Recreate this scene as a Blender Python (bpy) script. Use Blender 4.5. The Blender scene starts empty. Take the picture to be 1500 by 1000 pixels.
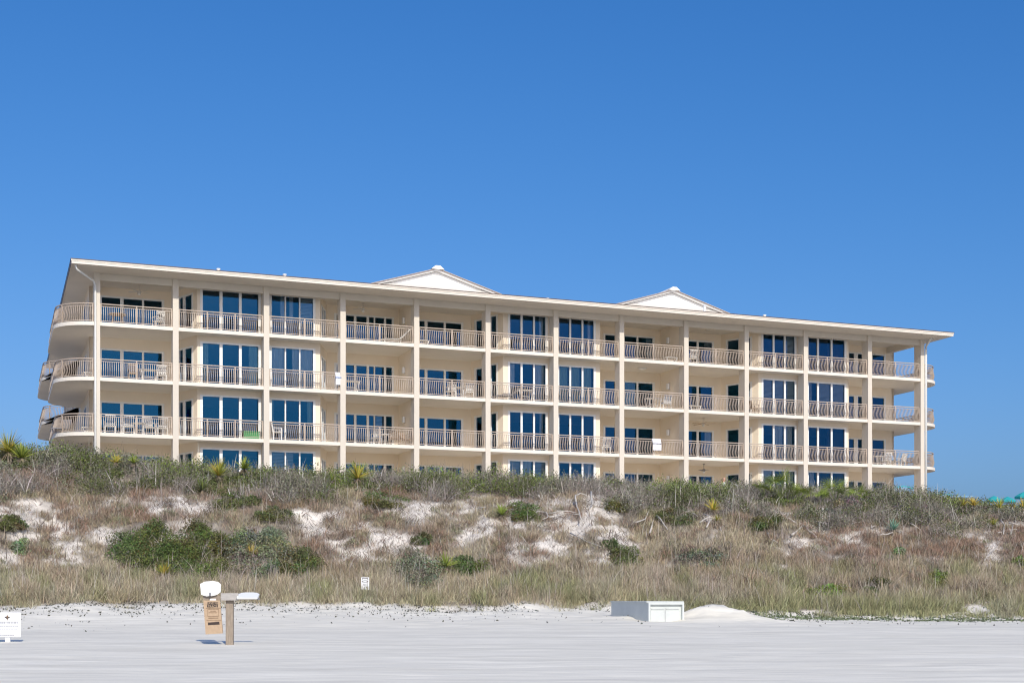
import bpy, math, random
import numpy as np
from mathutils import Vector
random.seed(7); rng = np.random.default_rng(11)
R = math.radians
col = bpy.context.scene.collection
EYE = 1.6
TH = math.atan2(0.356, 0.9345); CT, ST = math.cos(TH), math.sin(TH)
P0 = (-23.7, 78.0); FL0 = 6.27 + EYE            # first column of the facade, ground floor level
FLR = 3.15                                       # storey height
ZL = {1: 0.0, 2: FLR, 3: 2*FLR, 4: 3*FLR}

# ---------------------------------------------------------------- materials
def mat(name, base=(.5,.5,.5), rough=.7, metal=0, bump=0, bscale=20, var=0, vscale=3, spec=None, attr=False, stretch=None):
    m = bpy.data.materials.new(name); m.use_nodes = True
    nt = m.node_tree; N = nt.nodes; L = nt.links; p = N['Principled BSDF']
    p.inputs['Base Color'].default_value = (*base, 1); p.inputs['Roughness'].default_value = rough
    p.inputs['Metallic'].default_value = metal
    if spec is not None: p.inputs['Specular IOR Level'].default_value = spec
    tc = N.new('ShaderNodeTexCoord'); mp = N.new('ShaderNodeMapping'); L.new(tc.outputs['Object'], mp.inputs[0])
    if stretch: mp.inputs['Scale'].default_value = stretch
    if attr:
        a = N.new('ShaderNodeAttribute'); a.attribute_name = 'Col'; L.new(a.outputs['Color'], p.inputs['Base Color'])
    if var:
        n = N.new('ShaderNodeTexNoise'); n.inputs['Scale'].default_value = vscale; n.inputs['Detail'].default_value = 6
        L.new(mp.outputs[0], n.inputs['Vector'])
        mr = N.new('ShaderNodeMapRange'); mr.inputs[1].default_value=.3; mr.inputs[2].default_value=.7
        mr.inputs[3].default_value = 1-var; mr.inputs[4].default_value = 1+var*.6; L.new(n.outputs[0], mr.inputs[0])
        mx = N.new('ShaderNodeMix'); mx.data_type='RGBA'; mx.blend_type='MULTIPLY'; mx.inputs[0].default_value = 1
        mx.inputs[6].default_value = (*base,1)
        if attr: L.new(a.outputs['Color'], mx.inputs[6])
        L.new(mr.outputs[0], mx.inputs[7]); L.new(mx.outputs[2], p.inputs['Base Color'])
    if bump:
        n2 = N.new('ShaderNodeTexNoise'); n2.inputs['Scale'].default_value = bscale; n2.inputs['Detail'].default_value = 5
        L.new(mp.outputs[0], n2.inputs['Vector'])
        b = N.new('ShaderNodeBump'); b.inputs['Strength'].default_value = bump; b.inputs['Distance'].default_value = .02
        L.new(n2.outputs[0], b.inputs['Height']); L.new(b.outputs[0], p.inputs['Normal'])
    return m
M = dict(
 stucco=mat('stucco',(.68,.62,.53),.85,bump=.25,bscale=14,var=.05,vscale=.6),
 slab=mat('slab_concrete',(.80,.74,.65),.85,bump=.15,bscale=14,var=.05,vscale=.6),
 wall=mat('wall_stucco',(.84,.735,.59),.85,bump=.2,bscale=14,var=.04,vscale=.5),
 soffit=mat('soffit_paint',(.78,.72,.63),.9,var=.05,vscale=.5),
 fascia=mat('fascia_paint',(.76,.69,.60),.6,var=.05,vscale=.4),
 drip=mat('drip_metal',(.12,.07,.05),.4,var=.1),
 roofm=mat('roof_membrane',(.60,.57,.53),.7,var=.08,vscale=1),
 gable=mat('gable_white',(.88,.85,.80),.7,var=.03),
 white=mat('white_vinyl',(.80,.80,.78),.4,var=.03),
 rail=mat('rail_metal',(.47,.385,.315),.45,var=.06,vscale=3),
 spout=mat('spout_metal',(.78,.78,.75),.4),
 dark=mat('unlit_interior',(.035,.03,.028),.9,var=.2,vscale=.7),  # near-black colour stands in for the dimness of the unlit rooms
 ifloor=mat('interior_floor',(.12,.09,.07),.6,var=.1),  # colour kept dark so sunlit room floors still read as dim
 curtain=mat('curtain_white',(.75,.76,.74),.9),
 curtain_g=mat('curtain_green',(.42,.58,.50),.9),
 shade=mat('roller_shade',(.62,.64,.62),.9),
 wicker=mat('wicker_tan',(.40,.30,.22),.7,var=.1,vscale=12),
 pwhite=mat('painted_white',(.78,.77,.74),.45,var=.03),
 fanw=mat('fan_paint',(.66,.62,.56),.5), fanb=mat('fan_wood',(.45,.33,.2),.5),
 towel=mat('towel_white',(.78,.78,.82),.95,bump=.4,bscale=60), towelb=mat('towel_blue',(.12,.25,.55),.95),
 cushion=mat('cushion_blue',(.25,.40,.62),.9), green=mat('green_plastic',(.03,.32,.09),.5,var=.1),
 lamp=mat('lamp_glass',(.85,.83,.78),.3), grey=mat('grey_plastic',(.22,.22,.24),.5),
 wood=mat('weathered_wood',(.34,.28,.22),.85,bump=.6,bscale=30,var=.25,vscale=8,stretch=(9,9,.8)),
 woodlt=mat('grey_board',(.46,.43,.40),.85,bump=.5,bscale=30,var=.2,vscale=8,stretch=(.8,9,9)),
 paper=mat('kraft_paper',(.47,.34,.225),.85,bump=.5,bscale=9,var=.08,vscale=5),
 ink=mat('dark_ink',(.05,.035,.03),.8), inkg=mat('grey_ink',(.16,.16,.18),.8), inkb=mat('brown_ink',(.20,.12,.07),.8),
 lid=mat('lid_white',(.84,.84,.80),.35), signw=mat('sign_white',(.83,.84,.86),.4), gold=mat('emblem_bronze',(.20,.12,.06),.5),
 box=mat('box_paint',(.60,.63,.61),.5,var=.06,vscale=2,bump=.15,bscale=9), steel=mat('galvanised',(.3,.3,.3),.4,metal=.6),
 drift=mat('driftwood',(.54,.50,.45),.9,bump=.5,bscale=25,var=.3,vscale=5),
 veg=mat('foliage',attr=True,rough=.75,spec=.25), grass=mat('dry_grass',attr=True,rough=.8,spec=.2),
 stalk=mat('green_stalk',(.16,.20,.06),.7),
 teal=mat('teal_canvas',(.02,.36,.38),.8), bluer=mat('pale_blue_roof',(.30,.55,.72),.5,var=.05),
 skin=mat('skin',(.60,.33,.24),.6), shirt=mat('shirt',(.62,.64,.68),.9),hair=mat('hair',(.30,.22,.17),.8),
 shorts=mat('shorts',(.08,.09,.12),.9),
)
def glass_mat():
    m = bpy.data.materials.new('tinted_glass'); m.use_nodes = True; nt=m.node_tree; N=nt.nodes; L=nt.links
    N.remove(N['Principled BSDF']); out=N['Material Output']
    t=N.new('ShaderNodeBsdfTransparent'); t.inputs[0].default_value=(.9,.93,.94,1)
    g=N.new('ShaderNodeBsdfGlossy'); g.inputs['Color'].default_value=(.03,.24,.52,1); g.inputs['Roughness'].default_value=.015
    lw=N.new('ShaderNodeFresnel'); lw.inputs[0].default_value=2.3
    mr=N.new('ShaderNodeMath'); mr.operation='MULTIPLY_ADD'; mr.inputs[1].default_value=1.0; mr.inputs[2].default_value=.06
    mr.use_clamp=True
    L.new(lw.outputs[0],mr.inputs[0]); x=N.new('ShaderNodeMixShader')
    L.new(mr.outputs[0],x.inputs[0]); L.new(t.outputs[0],x.inputs[1]); L.new(g.outputs[0],x.inputs[2]); L.new(x.outputs[0],out.inputs[0])
    n=N.new('ShaderNodeTexNoise'); n.inputs['Scale'].default_value=.7; b=N.new('ShaderNodeBump'); b.inputs['Strength'].default_value=.05; b.inputs['Distance'].default_value=.02
    tc=N.new('ShaderNodeTexCoord'); L.new(tc.outputs['Object'],n.inputs['Vector']); L.new(n.outputs[0],b.inputs['Height']); L.new(b.outputs[0],g.inputs['Normal'])
    return m
M['glass']=glass_mat()

# ---------------------------------------------------------------- helpers
class MB:
    def __init__(s): s.v=[]; s.f=[]
    def box(s,x0,x1,y0,y1,z0,z1):
        b=len(s.v); s.v+=[(x0,y0,z0),(x1,y0,z0),(x1,y1,z0),(x0,y1,z0),(x0,y0,z1),(x1,y0,z1),(x1,y1,z1),(x0,y1,z1)]
        s.f+=[tuple(b+i for i in q) for q in ((0,3,2,1),(4,5,6,7),(0,1,5,4),(1,2,6,5),(2,3,7,6),(3,0,4,7))]; return s
    def hexa(s,pts):
        b=len(s.v); s.v+=[tuple(p) for p in pts]
        s.f+=[tuple(b+i for i in q) for q in ((0,3,2,1),(4,5,6,7),(0,1,5,4),(1,2,6,5),(2,3,7,6),(3,0,4,7))]; return s
    def prism(s,poly,z0,z1):
        b=len(s.v); n=len(poly); s.v+=[(x,y,z0) for x,y in poly]+[(x,y,z1) for x,y in poly]
        s.f.append(tuple(b+n-1-i for i in range(n))); s.f.append(tuple(b+n+i for i in range(n)))
        for i in range(n): j=(i+1)%n; s.f.append((b+i,b+j,b+n+j,b+n+i))
        return s
    def bar(s,a,c,w,h=None,up=(0,0,1)):
        h=h or w; a=Vector(a); c=Vector(c); d=(c-a).normalized(); u=Vector(up)
        if abs(d.dot(u))>.98: u=Vector((1,0,0))
        r=d.cross(u).normalized(); t=r.cross(d)
        P=[]
        for e in (a,c): P+=[e-r*w/2-t*h/2,e+r*w/2-t*h/2,e+r*w/2+t*h/2,e-r*w/2+t*h/2]
        b=len(s.v); s.v+=[tuple(p) for p in P]
        s.f+=[tuple(b+i for i in q) for q in ((0,1,2,3),(7,6,5,4),(0,4,5,1),(1,5,6,2),(2,6,7,3),(3,7,4,0))]; return s
    def tube(s,pts,rad,n=6):
        pts=[Vector(p) for p in pts]; rad=rad if hasattr(rad,'__len__') else [rad]*len(pts)
        rings=[]
        for i,p in enumerate(pts):
            d=(pts[min(i+1,len(pts)-1)]-pts[max(i-1,0)]).normalized(); u=Vector((0,0,1)) if abs(d.z)<.9 else Vector((1,0,0))
            r=d.cross(u).normalized(); t=r.cross(d); b=len(s.v); rings.append(b)
            s.v+=[tuple(p+(r*math.cos(k*6.2832/n)+t*math.sin(k*6.2832/n))*rad[i]) for k in range(n)]
        for a,b in zip(rings,rings[1:]):
            for k in range(n): s.f.append((a+k,a+(k+1)%n,b+(k+1)%n,b+k))
        s.f.append(tuple(rings[0]+n-1-k for k in range(n))); s.f.append(tuple(rings[-1]+k for k in range(n))); return s
    def quad(s,*p): b=len(s.v); s.v+=[tuple(q) for q in p]; s.f.append(tuple(range(b,b+len(p)))); return s
    def build(s,name,m,parent=None,smooth=False,loc=None):
        me=bpy.data.meshes.new(name); me.from_pydata(s.v,[],s.f); me.update()
        me.materials.append(m)
        if smooth:
            for p in me.polygons: p.use_smooth=True
        o=bpy.data.objects.new(name,me); col.objects.link(o); o.parent=parent
        if loc is not None: o.location=loc
        return o
def tag(o,label=None,cat=None,group=None,kind=None):
    if label: o['label']=label
    if cat: o['category']=cat
    if group: o['group']=group
    if kind: o['kind']=kind
    return o
def empty(name,loc=(0,0,0),rz=0,label=None,cat=None,group=None):
    o=bpy.data.objects.new(name,None); o.empty_display_size=.3; col.objects.link(o); o.location=loc; o.rotation_euler=(0,0,rz)
    return tag(o,label,cat,group)
def copy_tree(o,loc=None,rz=None,label=None,group=None):
    r=o.copy(); col.objects.link(r)
    if loc is not None: r.location=loc
    if rz is not None: r.rotation_euler=(0,0,rz)
    if label: r['label']=label
    if group: r['group']=group
    for ch in list(o.children):
        c=ch.copy(); col.objects.link(c); c.parent=r
        for g in list(ch.children):
            d=g.copy(); col.objects.link(d); d.parent=c
    return r
def npmesh(name,V,F,n,m,colr=None,parent=None):
    """V (k,3); F (m,n) faces of n corners; colr (k,3)"""
    me=bpy.data.meshes.new(name); me.vertices.add(len(V)); me.vertices.foreach_set('co',np.ascontiguousarray(V,dtype=np.float32).ravel())
    F=np.asarray(F,dtype=np.int32); me.loops.add(F.size); me.loops.foreach_set('vertex_index',F.ravel())
    me.polygons.add(len(F)); me.polygons.foreach_set('loop_start',np.arange(0,F.size,n,dtype=np.int32))
    me.polygons.foreach_set('loop_total',np.full(len(F),n,dtype=np.int32)); me.update(calc_edges=True)
    if colr is not None:
        a=me.color_attributes.new('Col','FLOAT_COLOR','POINT'); c=np.ones((len(V),4),np.float32); c[:,:3]=colr; a.data.foreach_set('color',c.ravel())
    me.materials.append(m); o=bpy.data.objects.new(name,me); col.objects.link(o); o.parent=parent; return o
def hsh(ix,iy,s): 
    v=np.sin(ix*127.1+iy*311.7+s*74.7)*43758.5453; return v-np.floor(v)
def vnoise(x,y,s=0):
    x=np.asarray(x,float); y=np.asarray(y,float); ix=np.floor(x); iy=np.floor(y); fx=x-ix; fy=y-iy
    fx=fx*fx*(3-2*fx); fy=fy*fy*(3-2*fy)
    a=hsh(ix,iy,s);b=hsh(ix+1,iy,s);c=hsh(ix,iy+1,s);d=hsh(ix+1,iy+1,s)
    return a+(b-a)*fx+(c-a)*fy+(a-b-c+d)*fx*fy
def fbm(x,y,s=0,o=4):
    t=0;a=.5
    for i in range(o): t=t+a*vnoise(x*2**i,y*2**i,s+i*3); a*=.5
    return t/(1-.5**o)

# ---------------------------------------------------------------- terrain (heights relative to the eye, then + EYE)
K=np.array([-900,0,250,400,550,750,900,1050,1150,1350,1500,2400.])
def kk(px,v): return np.interp(px,K,v)
def zt_of(px): return 48+9*np.clip(px,-400,1900)/1500
def rel_h0(X,Y):
    X=np.asarray(X,float); Y=np.asarray(Y,float)
    Yc=np.maximum(Y,16); px=np.clip(750+2000*X/Yc,-900,2400)
    zt=zt_of(px)+ (fbm(X*.45,Y*0+3,5,3)-.5)*3.0
    ty=kk(px,[886,886,886,888,893,893,895,899,905,908,908,908])
    y2=kk(px,[838,838,838,840,842,842,842,848,850,855,855,855])
    y3=kk(px,[712,712,722,732,738,738,738,752,758,765,768,768])
    sy=kk(px,[640,640,668,678,682,692,700,701,710,722,727,727])
    h0=(874-ty)*zt/2000; h2=(874-y2)*(zt+6)/2000; h3=(874-y3)*(zt+13.5)/2000
    hc=(874-sy)*(zt+18)/2000-1.05; hb=np.where(px>1420,4.9,6.0)
    hb=kk(px,[6,6,6,6,6,6,6,6,6,6.0,4.6,4.6])
    knots=[(-400+0*zt,-2.4+0*zt),(0*zt,-1.6+0*zt),(22+0*zt,-1.39+0*zt),(32+0*zt,-1.10+0*zt),(41+0*zt,-.95+0*zt),(zt,h0),(zt+6,h2),(zt+13.5,h3),(zt+18,hc),(zt+30,hb),(4000+0*zt,hb)]
    h=np.zeros_like(zt)+knots[0][1]
    for (a,ha),(b,hb_) in zip(knots,knots[1:]):
        t=np.clip((Y-a)/(b-a),0,1); h=np.where(Y>=a,ha+(hb_-ha)*t,h)
    return h
def terr(X,Y,fine=True):
    X=np.asarray(X,float); Y=np.asarray(Y,float)
    h=sum(rel_h0(X,Y+o)*w for o,w in ((-1.0,.2),(-.5,.2),(0,.2),(.5,.2),(1.0,.2)))
    Yc=np.maximum(Y,16); px=750+2000*X/Yc; t=Y-zt_of(np.clip(px,-900,2400))
    dune=np.clip((t+.5)/4,0,1)*np.clip((34-t)/8,0,1)*np.clip((24-t)/4,0,1)
    h=h+dune*((fbm(X*.3,Y*.3,1)-.5)*.9+(fbm(X*1.3,Y*1.3,2,3)-.5)*.35)
    near=np.clip((Y-18)/6,0,1)*np.clip((90-Y)/5,0,1)
    h=h+near*(fbm(X*.5,Y*.8,3)-.5)*.10*np.clip((Y-30)/14,.12,1)+near*(1-dune)*(fbm(X*2.2,Y*2.2,4,3)-.5)*.16*np.clip((Y-40)/7,.06,1)*np.clip((t+9)/6,.1,1)
    # heaped sand beside the storage box
    h=h+.46*np.exp(-(((X-6.75)/1.0)**2+((Y-47.6)/1.1)**2))+.26*np.exp(-(((X-8.1)/1.1)**2+((Y-47.4)/1.2)**2))+.10*np.exp(-(((X-3.6)/.7)**2+((Y-47.2)/.6)**2))
    h=h+.035*near*(fbm(X*1.2,Y*1.6,16,3)-.5)+(.30*(fbm(X*1.8,Y*1.8,14,4)-.5)+.22*(fbm(X*4.5,Y*4.5,15,3)-.5))*np.exp(-(((X-7.6)/2)**2+((Y-48.0)/1.8)**2))
    return h+EYE
def at(px,py,y0=20):
    Y=np.arange(y0,140,.05); X=(px-750)/2000*Y; zr=EYE+(874-py)*Y/2000; z=terr(X,Y)
    hit=(z>=zr)&(Y<zt_of(px)+17.5)
    i=int(np.argmax(hit)) if hit.any() else int(np.argmax(Y>=zt_of(px)+17.3))
    return Vector((X[i],Y[i],z[i]))
def gz(x,y): return float(terr(np.array([x]),np.array([y]))[0])
def pxpy(X,Y,Z): return 750+2000*X/Y, 874-2000*(Z-EYE)/Y
BARE=[(90,785,85,38),(45,750,60,20),(200,740,60,14),(130,830,60,10),(460,760,40,22),(500,775,55,30),(560,800,60,24),(610,745,60,12),(720,745,90,18),(740,765,40,14),
 (860,760,45,45),(850,805,60,26),(840,745,60,18),(900,790,45,18),(1000,758,60,8),(1165,800,30,14),(1200,772,20,9),(1225,822,18,7),(1265,762,16,6),(1460,800,12,5),(20,820,60,14),(280,735,40,16),
 (690,775,30,30),(780,760,50,14),(1410,893,50,9),(1190,897,30,4),(1450,880,25,6),(100,888,60,5),(250,892,80,5),(650,890,60,3)]
def bare(px,py):
    b=np.zeros_like(px)
    for x,y,rx,ry in BARE: b=np.maximum(b,np.clip(1.5-((px-x)/rx)**2-((py-y)/ry)**2,0,1))
    n=fbm(px*.045,py*.09,9,4); n2=fbm(px*.02,py*.045,19,4)
    return np.clip(b*1.12*np.clip((n-.37)*5,0,1)+np.clip((n2-.56)*7,0,.7)*((py>735)&(py<835)),0,1)
def axis(a,b,st,lo,hi):
    m=np.arange(a,b,st); L_=[]; x=a; d=st
    while x>lo: d*=1.45; x-=d; L_.append(x)
    H=[]; x=m[-1]; d=st
    while x<hi: d*=1.45; x+=d; H.append(x)
    return np.array(L_[::-1]+list(m)+H)
gx=axis(-36,36,.2,-3500,3500); gy=axis(21,80,.2,-600,4000)
GX,GY=np.meshgrid(gx,gy); GZ=terr(GX,GY); V=np.stack([GX,GY,GZ],-1).reshape(-1,3)
nx,ny=len(gx),len(gy); ii=np.arange(nx*ny).reshape(ny,nx)
F=np.stack([ii[:-1,:-1],ii[:-1,1:],ii[1:,1:],ii[1:,:-1]],-1).reshape(-1,4)
PX,PY=pxpy(V[:,0],np.maximum(V[:,1],16),V[:,2]); T=V[:,1]-zt_of(np.clip(PX,-900,2400))
veg=np.clip((T+.3)/1.2,0,1)*(1-bare(PX,PY)); veg=np.where(V[:,1]<20,0,veg)
c_sand=np.array([.78,.735,.625]); c_dune=np.array([.74,.68,.60]); c_lit=np.array([.13,.10,.07])
dn=np.clip((T+1)/3,0,1)[:,None]; C_=c_sand*(1-dn)+c_dune*dn; vg=np.clip(veg*(.4+fbm(V[:,0]*2,V[:,1]*2,6,3)),0,.85)[:,None]
C_=C_*(1-vg)+c_lit*vg; C_*=(1+(.16*(fbm(V[:,0]*.06,V[:,1]*1.1,81,4)-.5)++.14*(fbm(V[:,0]*.5,V[:,1]*3.2,83,3)-.5)+.6*np.clip(fbm(V[:,0]*.22,V[:,1]*4.1,85,3)-.60,0,.2)-.5*np.clip(fbm(V[:,0]*.3,V[:,1]*2.7,86,3)-.62,0,.2))*(1-vg[:,0]))[:,None]
ground=npmesh('ground',V,F,4,mat('sand',attr=True,rough=.95,bump=.8,bscale=3.5,var=.10,vscale=1.8,spec=.1,stretch=(.45,3.2,1)),C_)
for p in ground.data.polygons: pass
ground.data.polygons.foreach_set('use_smooth',np.ones(len(F),bool)); tag(ground,kind='structure')

# ---------------------------------------------------------------- the building
B=empty('apartment_building',(P0[0],P0[1],FL0),TH,'long four storey cream stucco condominium with balconies above the dune','building')
def s_of(px,d):
    p=(px-750)/2000; return (p*(P0[1]+CT*d)-P0[0]+ST*d)/(CT-p*ST)
def bw(s,d,z=0): return Vector((P0[0]+CT*s-ST*d,P0[1]+ST*s+CT*d,FL0+z))
COLPX=[143.5,257.5,390.5,502.5,610.5,715,814.5,911,1005.5,1094,1180.5,1274.5,1351.5]
CS=[s_of(p,0) for p in COLPX]; CS[0]=0.0; END=CS[-1]
DEPTH=34; RB=2.3
def arcpts(cx,cy,r,a0,a1,n=14): return [(cx+r*math.cos(R(a0+(a1-a0)*i/n)),cy+r*math.sin(R(a0+(a1-a0)*i/n))) for i in range(n+1)]
def left_edge(off=0):        # outline on the left end, from the front column back
    r=RB-off
    a=arcpts(0,.04+RB,r,270,180); b=arcpts(0,10,r,180,90)
    c=arcpts(0,20.3+RB,r,270,180); d=arcpts(0,31,r,180,90)
    return a+b,c+d
la,lb=left_edge()
wl=-.2; wr=END+.25
def mirror(P): return [(END-x,y) for x,y in P][::-1]
def poly_slab():
    L_=la+[(wl,12.3)]+[(wl,20.34)]+lb+[(wl,33.3),(wl,DEPTH)]
    L_=[(min(x,0.0) if y<34 else x,y) for x,y in L_]
    Rr=[(END-x,y) for x,y in L_][::-1]
    return Rr+L_
SL=poly_slab()
for f in (2,3,4):
    MB().prism(SL,ZL[f]-.21,ZL[f]).build('floor_slab',M['slab'],B)
MB().box(-.4,END+.4,-.3,DEPTH,-.5,0).build('floor_slab',M['slab'],B)
# roof ceiling, eave
MB().prism([(-1.36,-1.6),(58.2,-1.6),(58.2,DEPTH+1.4),(-1.36,DEPTH+1.4)],12.25,12.30).build('soffit',M['soffit'],B)
E0,E1,G0,G1=-1.36,58.2,-1.6,DEPTH+1.4
rf=MB(); zm=12.5; apz=12.5+.12*18; md=(G0+G1)/2
rf.quad((E0,G0,zm),(E1,G0,zm),(E1-18,md,apz),(E0+18,md,apz)); rf.quad((E1,G0,zm),(E1,G1,zm),(E1-18,md,apz)); rf.quad((E1,G1,zm),(E0,G1,zm),(E0+18,md,apz),(E1-18,md,apz)); rf.quad((E0,G1,zm),(E0,G0,zm),(E0+18,md,apz))
roof=rf.build('roof',M['roofm'],B)
g=MB(); w=.12
g.box(E0-w,E1+w,G0-w,G0,12.27,12.50).box(E0-w,E0,G0,G1,12.27,12.50).box(E1,E1+w,G0,G1,12.27,12.50).box(E0-w,E1+w,G1,G1+w,12.27,12.5)
g.box(E0-w-.03,E1+w+.03,G0-w-.03,G0-w,12.42,12.50)
g.build('gutter',M['fascia'],B)
g=MB(); g.box(E0-w-.05,E1+w+.05,G0-w-.05,G0+.1,12.503,12.545).box(E0-w-.05,E0+.1,G0+.1,G1,12.503,12.545).box(E1-.1,E1+w+.05,G0+.1,G1,12.503,12.545).box(E0-w-.04,E0-w-.002,G0+.2,G1,12.3,12.5)
g.build('drip_edge',M['drip'],B)
# beam under the soffit, between the columns
bm=MB(); bm.box(.0,END,.12,.5,11.85,12.25).box(.05,.4,.5,9.5,11.85,12.25).box(END-.4,END-.05,.5,9.5,11.85,12.25).build('beam',M['stucco'],B)
for i,s in enumerate(CS):
    MB().box(s-.165,s+.165,0,.75,-1.2,12.25).build('column',M['stucco'],B)
for s in (.0,END):
    MB().box(s-.165,s+.165,9.4,9.9,-1.2,12.25).build('column',M['stucco'],B)
# cross gables on the roof
for s in (22.2,39.9):
    d0=6.0; hw=7.2; base=13.35; ap=15.5
    q=MB(); q.quad((s-hw,d0,base-.15),(s+hw,d0,base-.15),(s+hw,d0+.02,base),(s,d0,ap),(s-hw,d0+.02,base))
    q.quad((s-hw,d0,base),(s,d0,ap),(s,d0+10,ap),(s-hw,d0+10,base)); q.quad((s,d0,ap),(s+hw,d0,base),(s+hw,d0+10,base),(s,d0+10,ap))
    gb=q.build('gable',M['gable'],roof)
    def rk(a,b,t,dd): return [(a[0],d0-dd,a[1]-t),(b[0],d0-dd,b[1]-t),(b[0],d0+10.2,b[1]-t),(a[0],d0+10.2,a[1]-t),(a[0],d0-dd,a[1]),(b[0],d0-dd,b[1]),(b[0],d0+10.2,b[1]),(a[0],d0+10.2,a[1])]
    rs=MB(); rs.hexa(rk((s-hw-.5,base-.03),(s,ap+.14),.11,.25)); rs.hexa(rk((s,ap+.14),(s+hw+.5,base-.03),.11,.25)); rs.build('gable_roof',M['gable'],roof)
    rs=MB(); rs.hexa(rk((s-hw-.5,base+.012),(s,ap+.182),.035,.37)); rs.hexa(rk((s,ap+.182),(s+hw+.5,base+.012),.035,.37)); rs.build('gable_edge',mat('edge',(.50,.40,.33),.5),roof)
    MB().hexa([(s-4.9,d0-.35,14.0),(s+4.9,d0-.35,14.0),(s+4.9,d0-.003,14.0),(s-4.9,d0-.003,14.0),(s-3.3,d0-.06,14.5),(s+3.3,d0-.06,14.5),(s+3.3,d0-.003,14.5),(s-3.3,d0-.003,14.5)]).build('gable_skirt',M['roofm'],roof)
    MB().hexa([(s-.45,d0-.45,ap+.1),(s+.45,d0-.45,ap+.1),(s+.45,d0+10,ap+.1),(s-.45,d0+10,ap+.1),(s-.16,d0-.45,ap+.33),(s+.16,d0-.45,ap+.33),(s+.16,d0+10,ap+.33),(s-.16,d0+10,ap+.33)]).build('ridge_cap',M['gable'],roof)
for px,py,hh in ((320,397,.30),(417,405,.30),(802,438,.2),(1032,455,.62),(1120,465,.3)):
    s=s_of(px,.0); MB().tube([(s,0,12.55),(s,0,12.72+hh)],.09,8).tube([(s,0,12.70+hh),(s,0,12.76+hh)],.12,8).build('vent_pipe',M['white'],roof,loc=(0,0,0))
# downspouts
MB().tube([(-1.25,-1.5,12.26),(-1.2,-1.42,12.02),(-.22,-.2,11.72),(-.1,-.07,11.5),(-.1,-.065,6),(-.1,-.065,-1.1)],.06,8).build('downspout',M['spout'],B,True)
MB().tube([(END+.26,-.7,12.25),(END+.26,-.5,12.12),(END+.26,-.08,11.8),(END+.26,-.04,11.5),(END+.26,-.04,-1.2)],.085,8).build('downspout',M['spout'],B,True)

# walls: polylines (s,d)
W_=3.7; FR=1.0
def pt(px,d): return (s_of(px,d),d)
FIN=[CS[4],CS[8]]
segs=[]   # (a,b,[openings by (px list, z0,z1,kind)])
def add(a,b,wins=()): segs.append((a,b,list(wins)))
HF=(.06,2.5); HR=(.05,2.2)
c1=pt(252,W_); c2=pt(289,FR); c3=pt(469,FR); c4=pt(479,W_)
add((wl,W_),c1,[([(149,176),(181,208),(211,237)],*HR)])
add(c1,c2,[([(263,268),(271,281)],.05,2.3)])
add(c2,c3,[([(297,321.5),(326,350),(354,378.5)],*HF),([(398,417),(419,438),(440,458.5)],*HF)])
add(c3,c4,[([(471.3,473.5),(474.5,476.5)],.05,2.2)])
fa=(FIN[0],W_)
add(c4,(FIN[0]-.1,W_),[([(493,500),(507,518.5),(522,537),(540.5,547.5),(549.5,562.5),(565.5,574)],*HR)])
c5=pt(690,W_); c6=pt(737,FR); c7=pt(879,FR); c8=(c7[0]+.25,W_)
add((FIN[0]+.1,W_),c5,[([(607,622),(626,650),(653,675.5)],*HR)])
add(c5,c6,[([(697.5,706)],.05,2.35),([(719.5,727)],.05,2.45)])
add(c6,c7,[([(747,762.5),(765.5,781),(783.5,799)],*HF),([(819,834),(836.5,852),(854.5,869.5)],*HF)])
add(c7,c8)
add(c8,(FIN[1]-.1,W_),[([(886.5,901)],*HR),([(915,932.5),(935,956)],*HR)])
c9=pt(1056,W_); c10=pt(1111,FR); c11=pt(1243,FR); c12=(c11[0]+.2,W_)
add((FIN[1]+.1,W_),c9,[([(1007,1020.5),(1023.5,1043)],*HR)])
add(c9,c10,[([(1066,1082)],.05,2.3),([(1097,1099)],.05,2.3)])
add(c10,c11,[([(1118,1132),(1134.5,1148.5),(1151,1164)],*HF),([(1184.5,1197),(1199.5,1217),(1219.5,1237)],*HF)])
add(c11,c12)
add(c12,(wr,W_),[([(1243.5,1251)],*HR),([(1256.5,1263)],*HR),([(1278,1295)],*HR)])
add((wr,W_),(wr,DEPTH)); add((wl,DEPTH),(wl,W_)); 
def wpt(px,a,b):
    """parameter (metres from a) where the sight line of column px meets the segment a-b"""
    p=(px-750)/2000
    def e(q): X=P0[0]+CT*q[0]-ST*q[1]; Y=P0[1]+ST*q[0]+CT*q[1]; return X-p*Y
    ea,eb=e(a),e(b); return ea/(ea-eb)*math.hypot(b[0]-a[0],b[1]-a[1])
CUR={}  # (floor, segment, window) -> [(pane, x0, x1, material)]
def cur(f,sg,wn,*items): CUR[(f,sg,wn)]=items
cur(3,2,0,(0,.0,.35,'curtain_g'),(2,.45,1,'curtain_g'))
cur(3,2,1,(0,0,1,'curtain'),(1,.5,1,'curtain'),(2,0,1,'curtain'))
cur(2,2,1,(0,0,.18,'curtain_g'),(2,.6,.95,'curtain_g'))
cur(4,2,1,(0,.7,1,'curtain'),(1,.3,.6,'curtain'),(2,0,1,'shade'))
cur(4,7,0,(0,0,.15,'curtain'),(2,.5,.8,'curtain'))
cur(3,7,0,(0,0,.5,'curtain'),(2,.15,.95,'curtain'))
cur(2,7,0,(2,.55,.8,'curtain'))
cur(3,7,1,(0,0,.9,'curtain_g'),(1,.05,.9,'curtain_g'),(2,0,.8,'curtain_g'))
cur(4,7,1,(2,.55,.75,'curtain'))
cur(3,12,0,(0,0,1,'shade'),(1,0,1,'shade'),(2,0,1,'shade'))
cur(3,12,1,(1,0,1,'shade'),(2,0,1,'shade'),(0,0,.5,'shade'))
cur(2,12,0,(1,.1,1,'curtain'),(2,0,.8,'curtain'))
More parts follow.
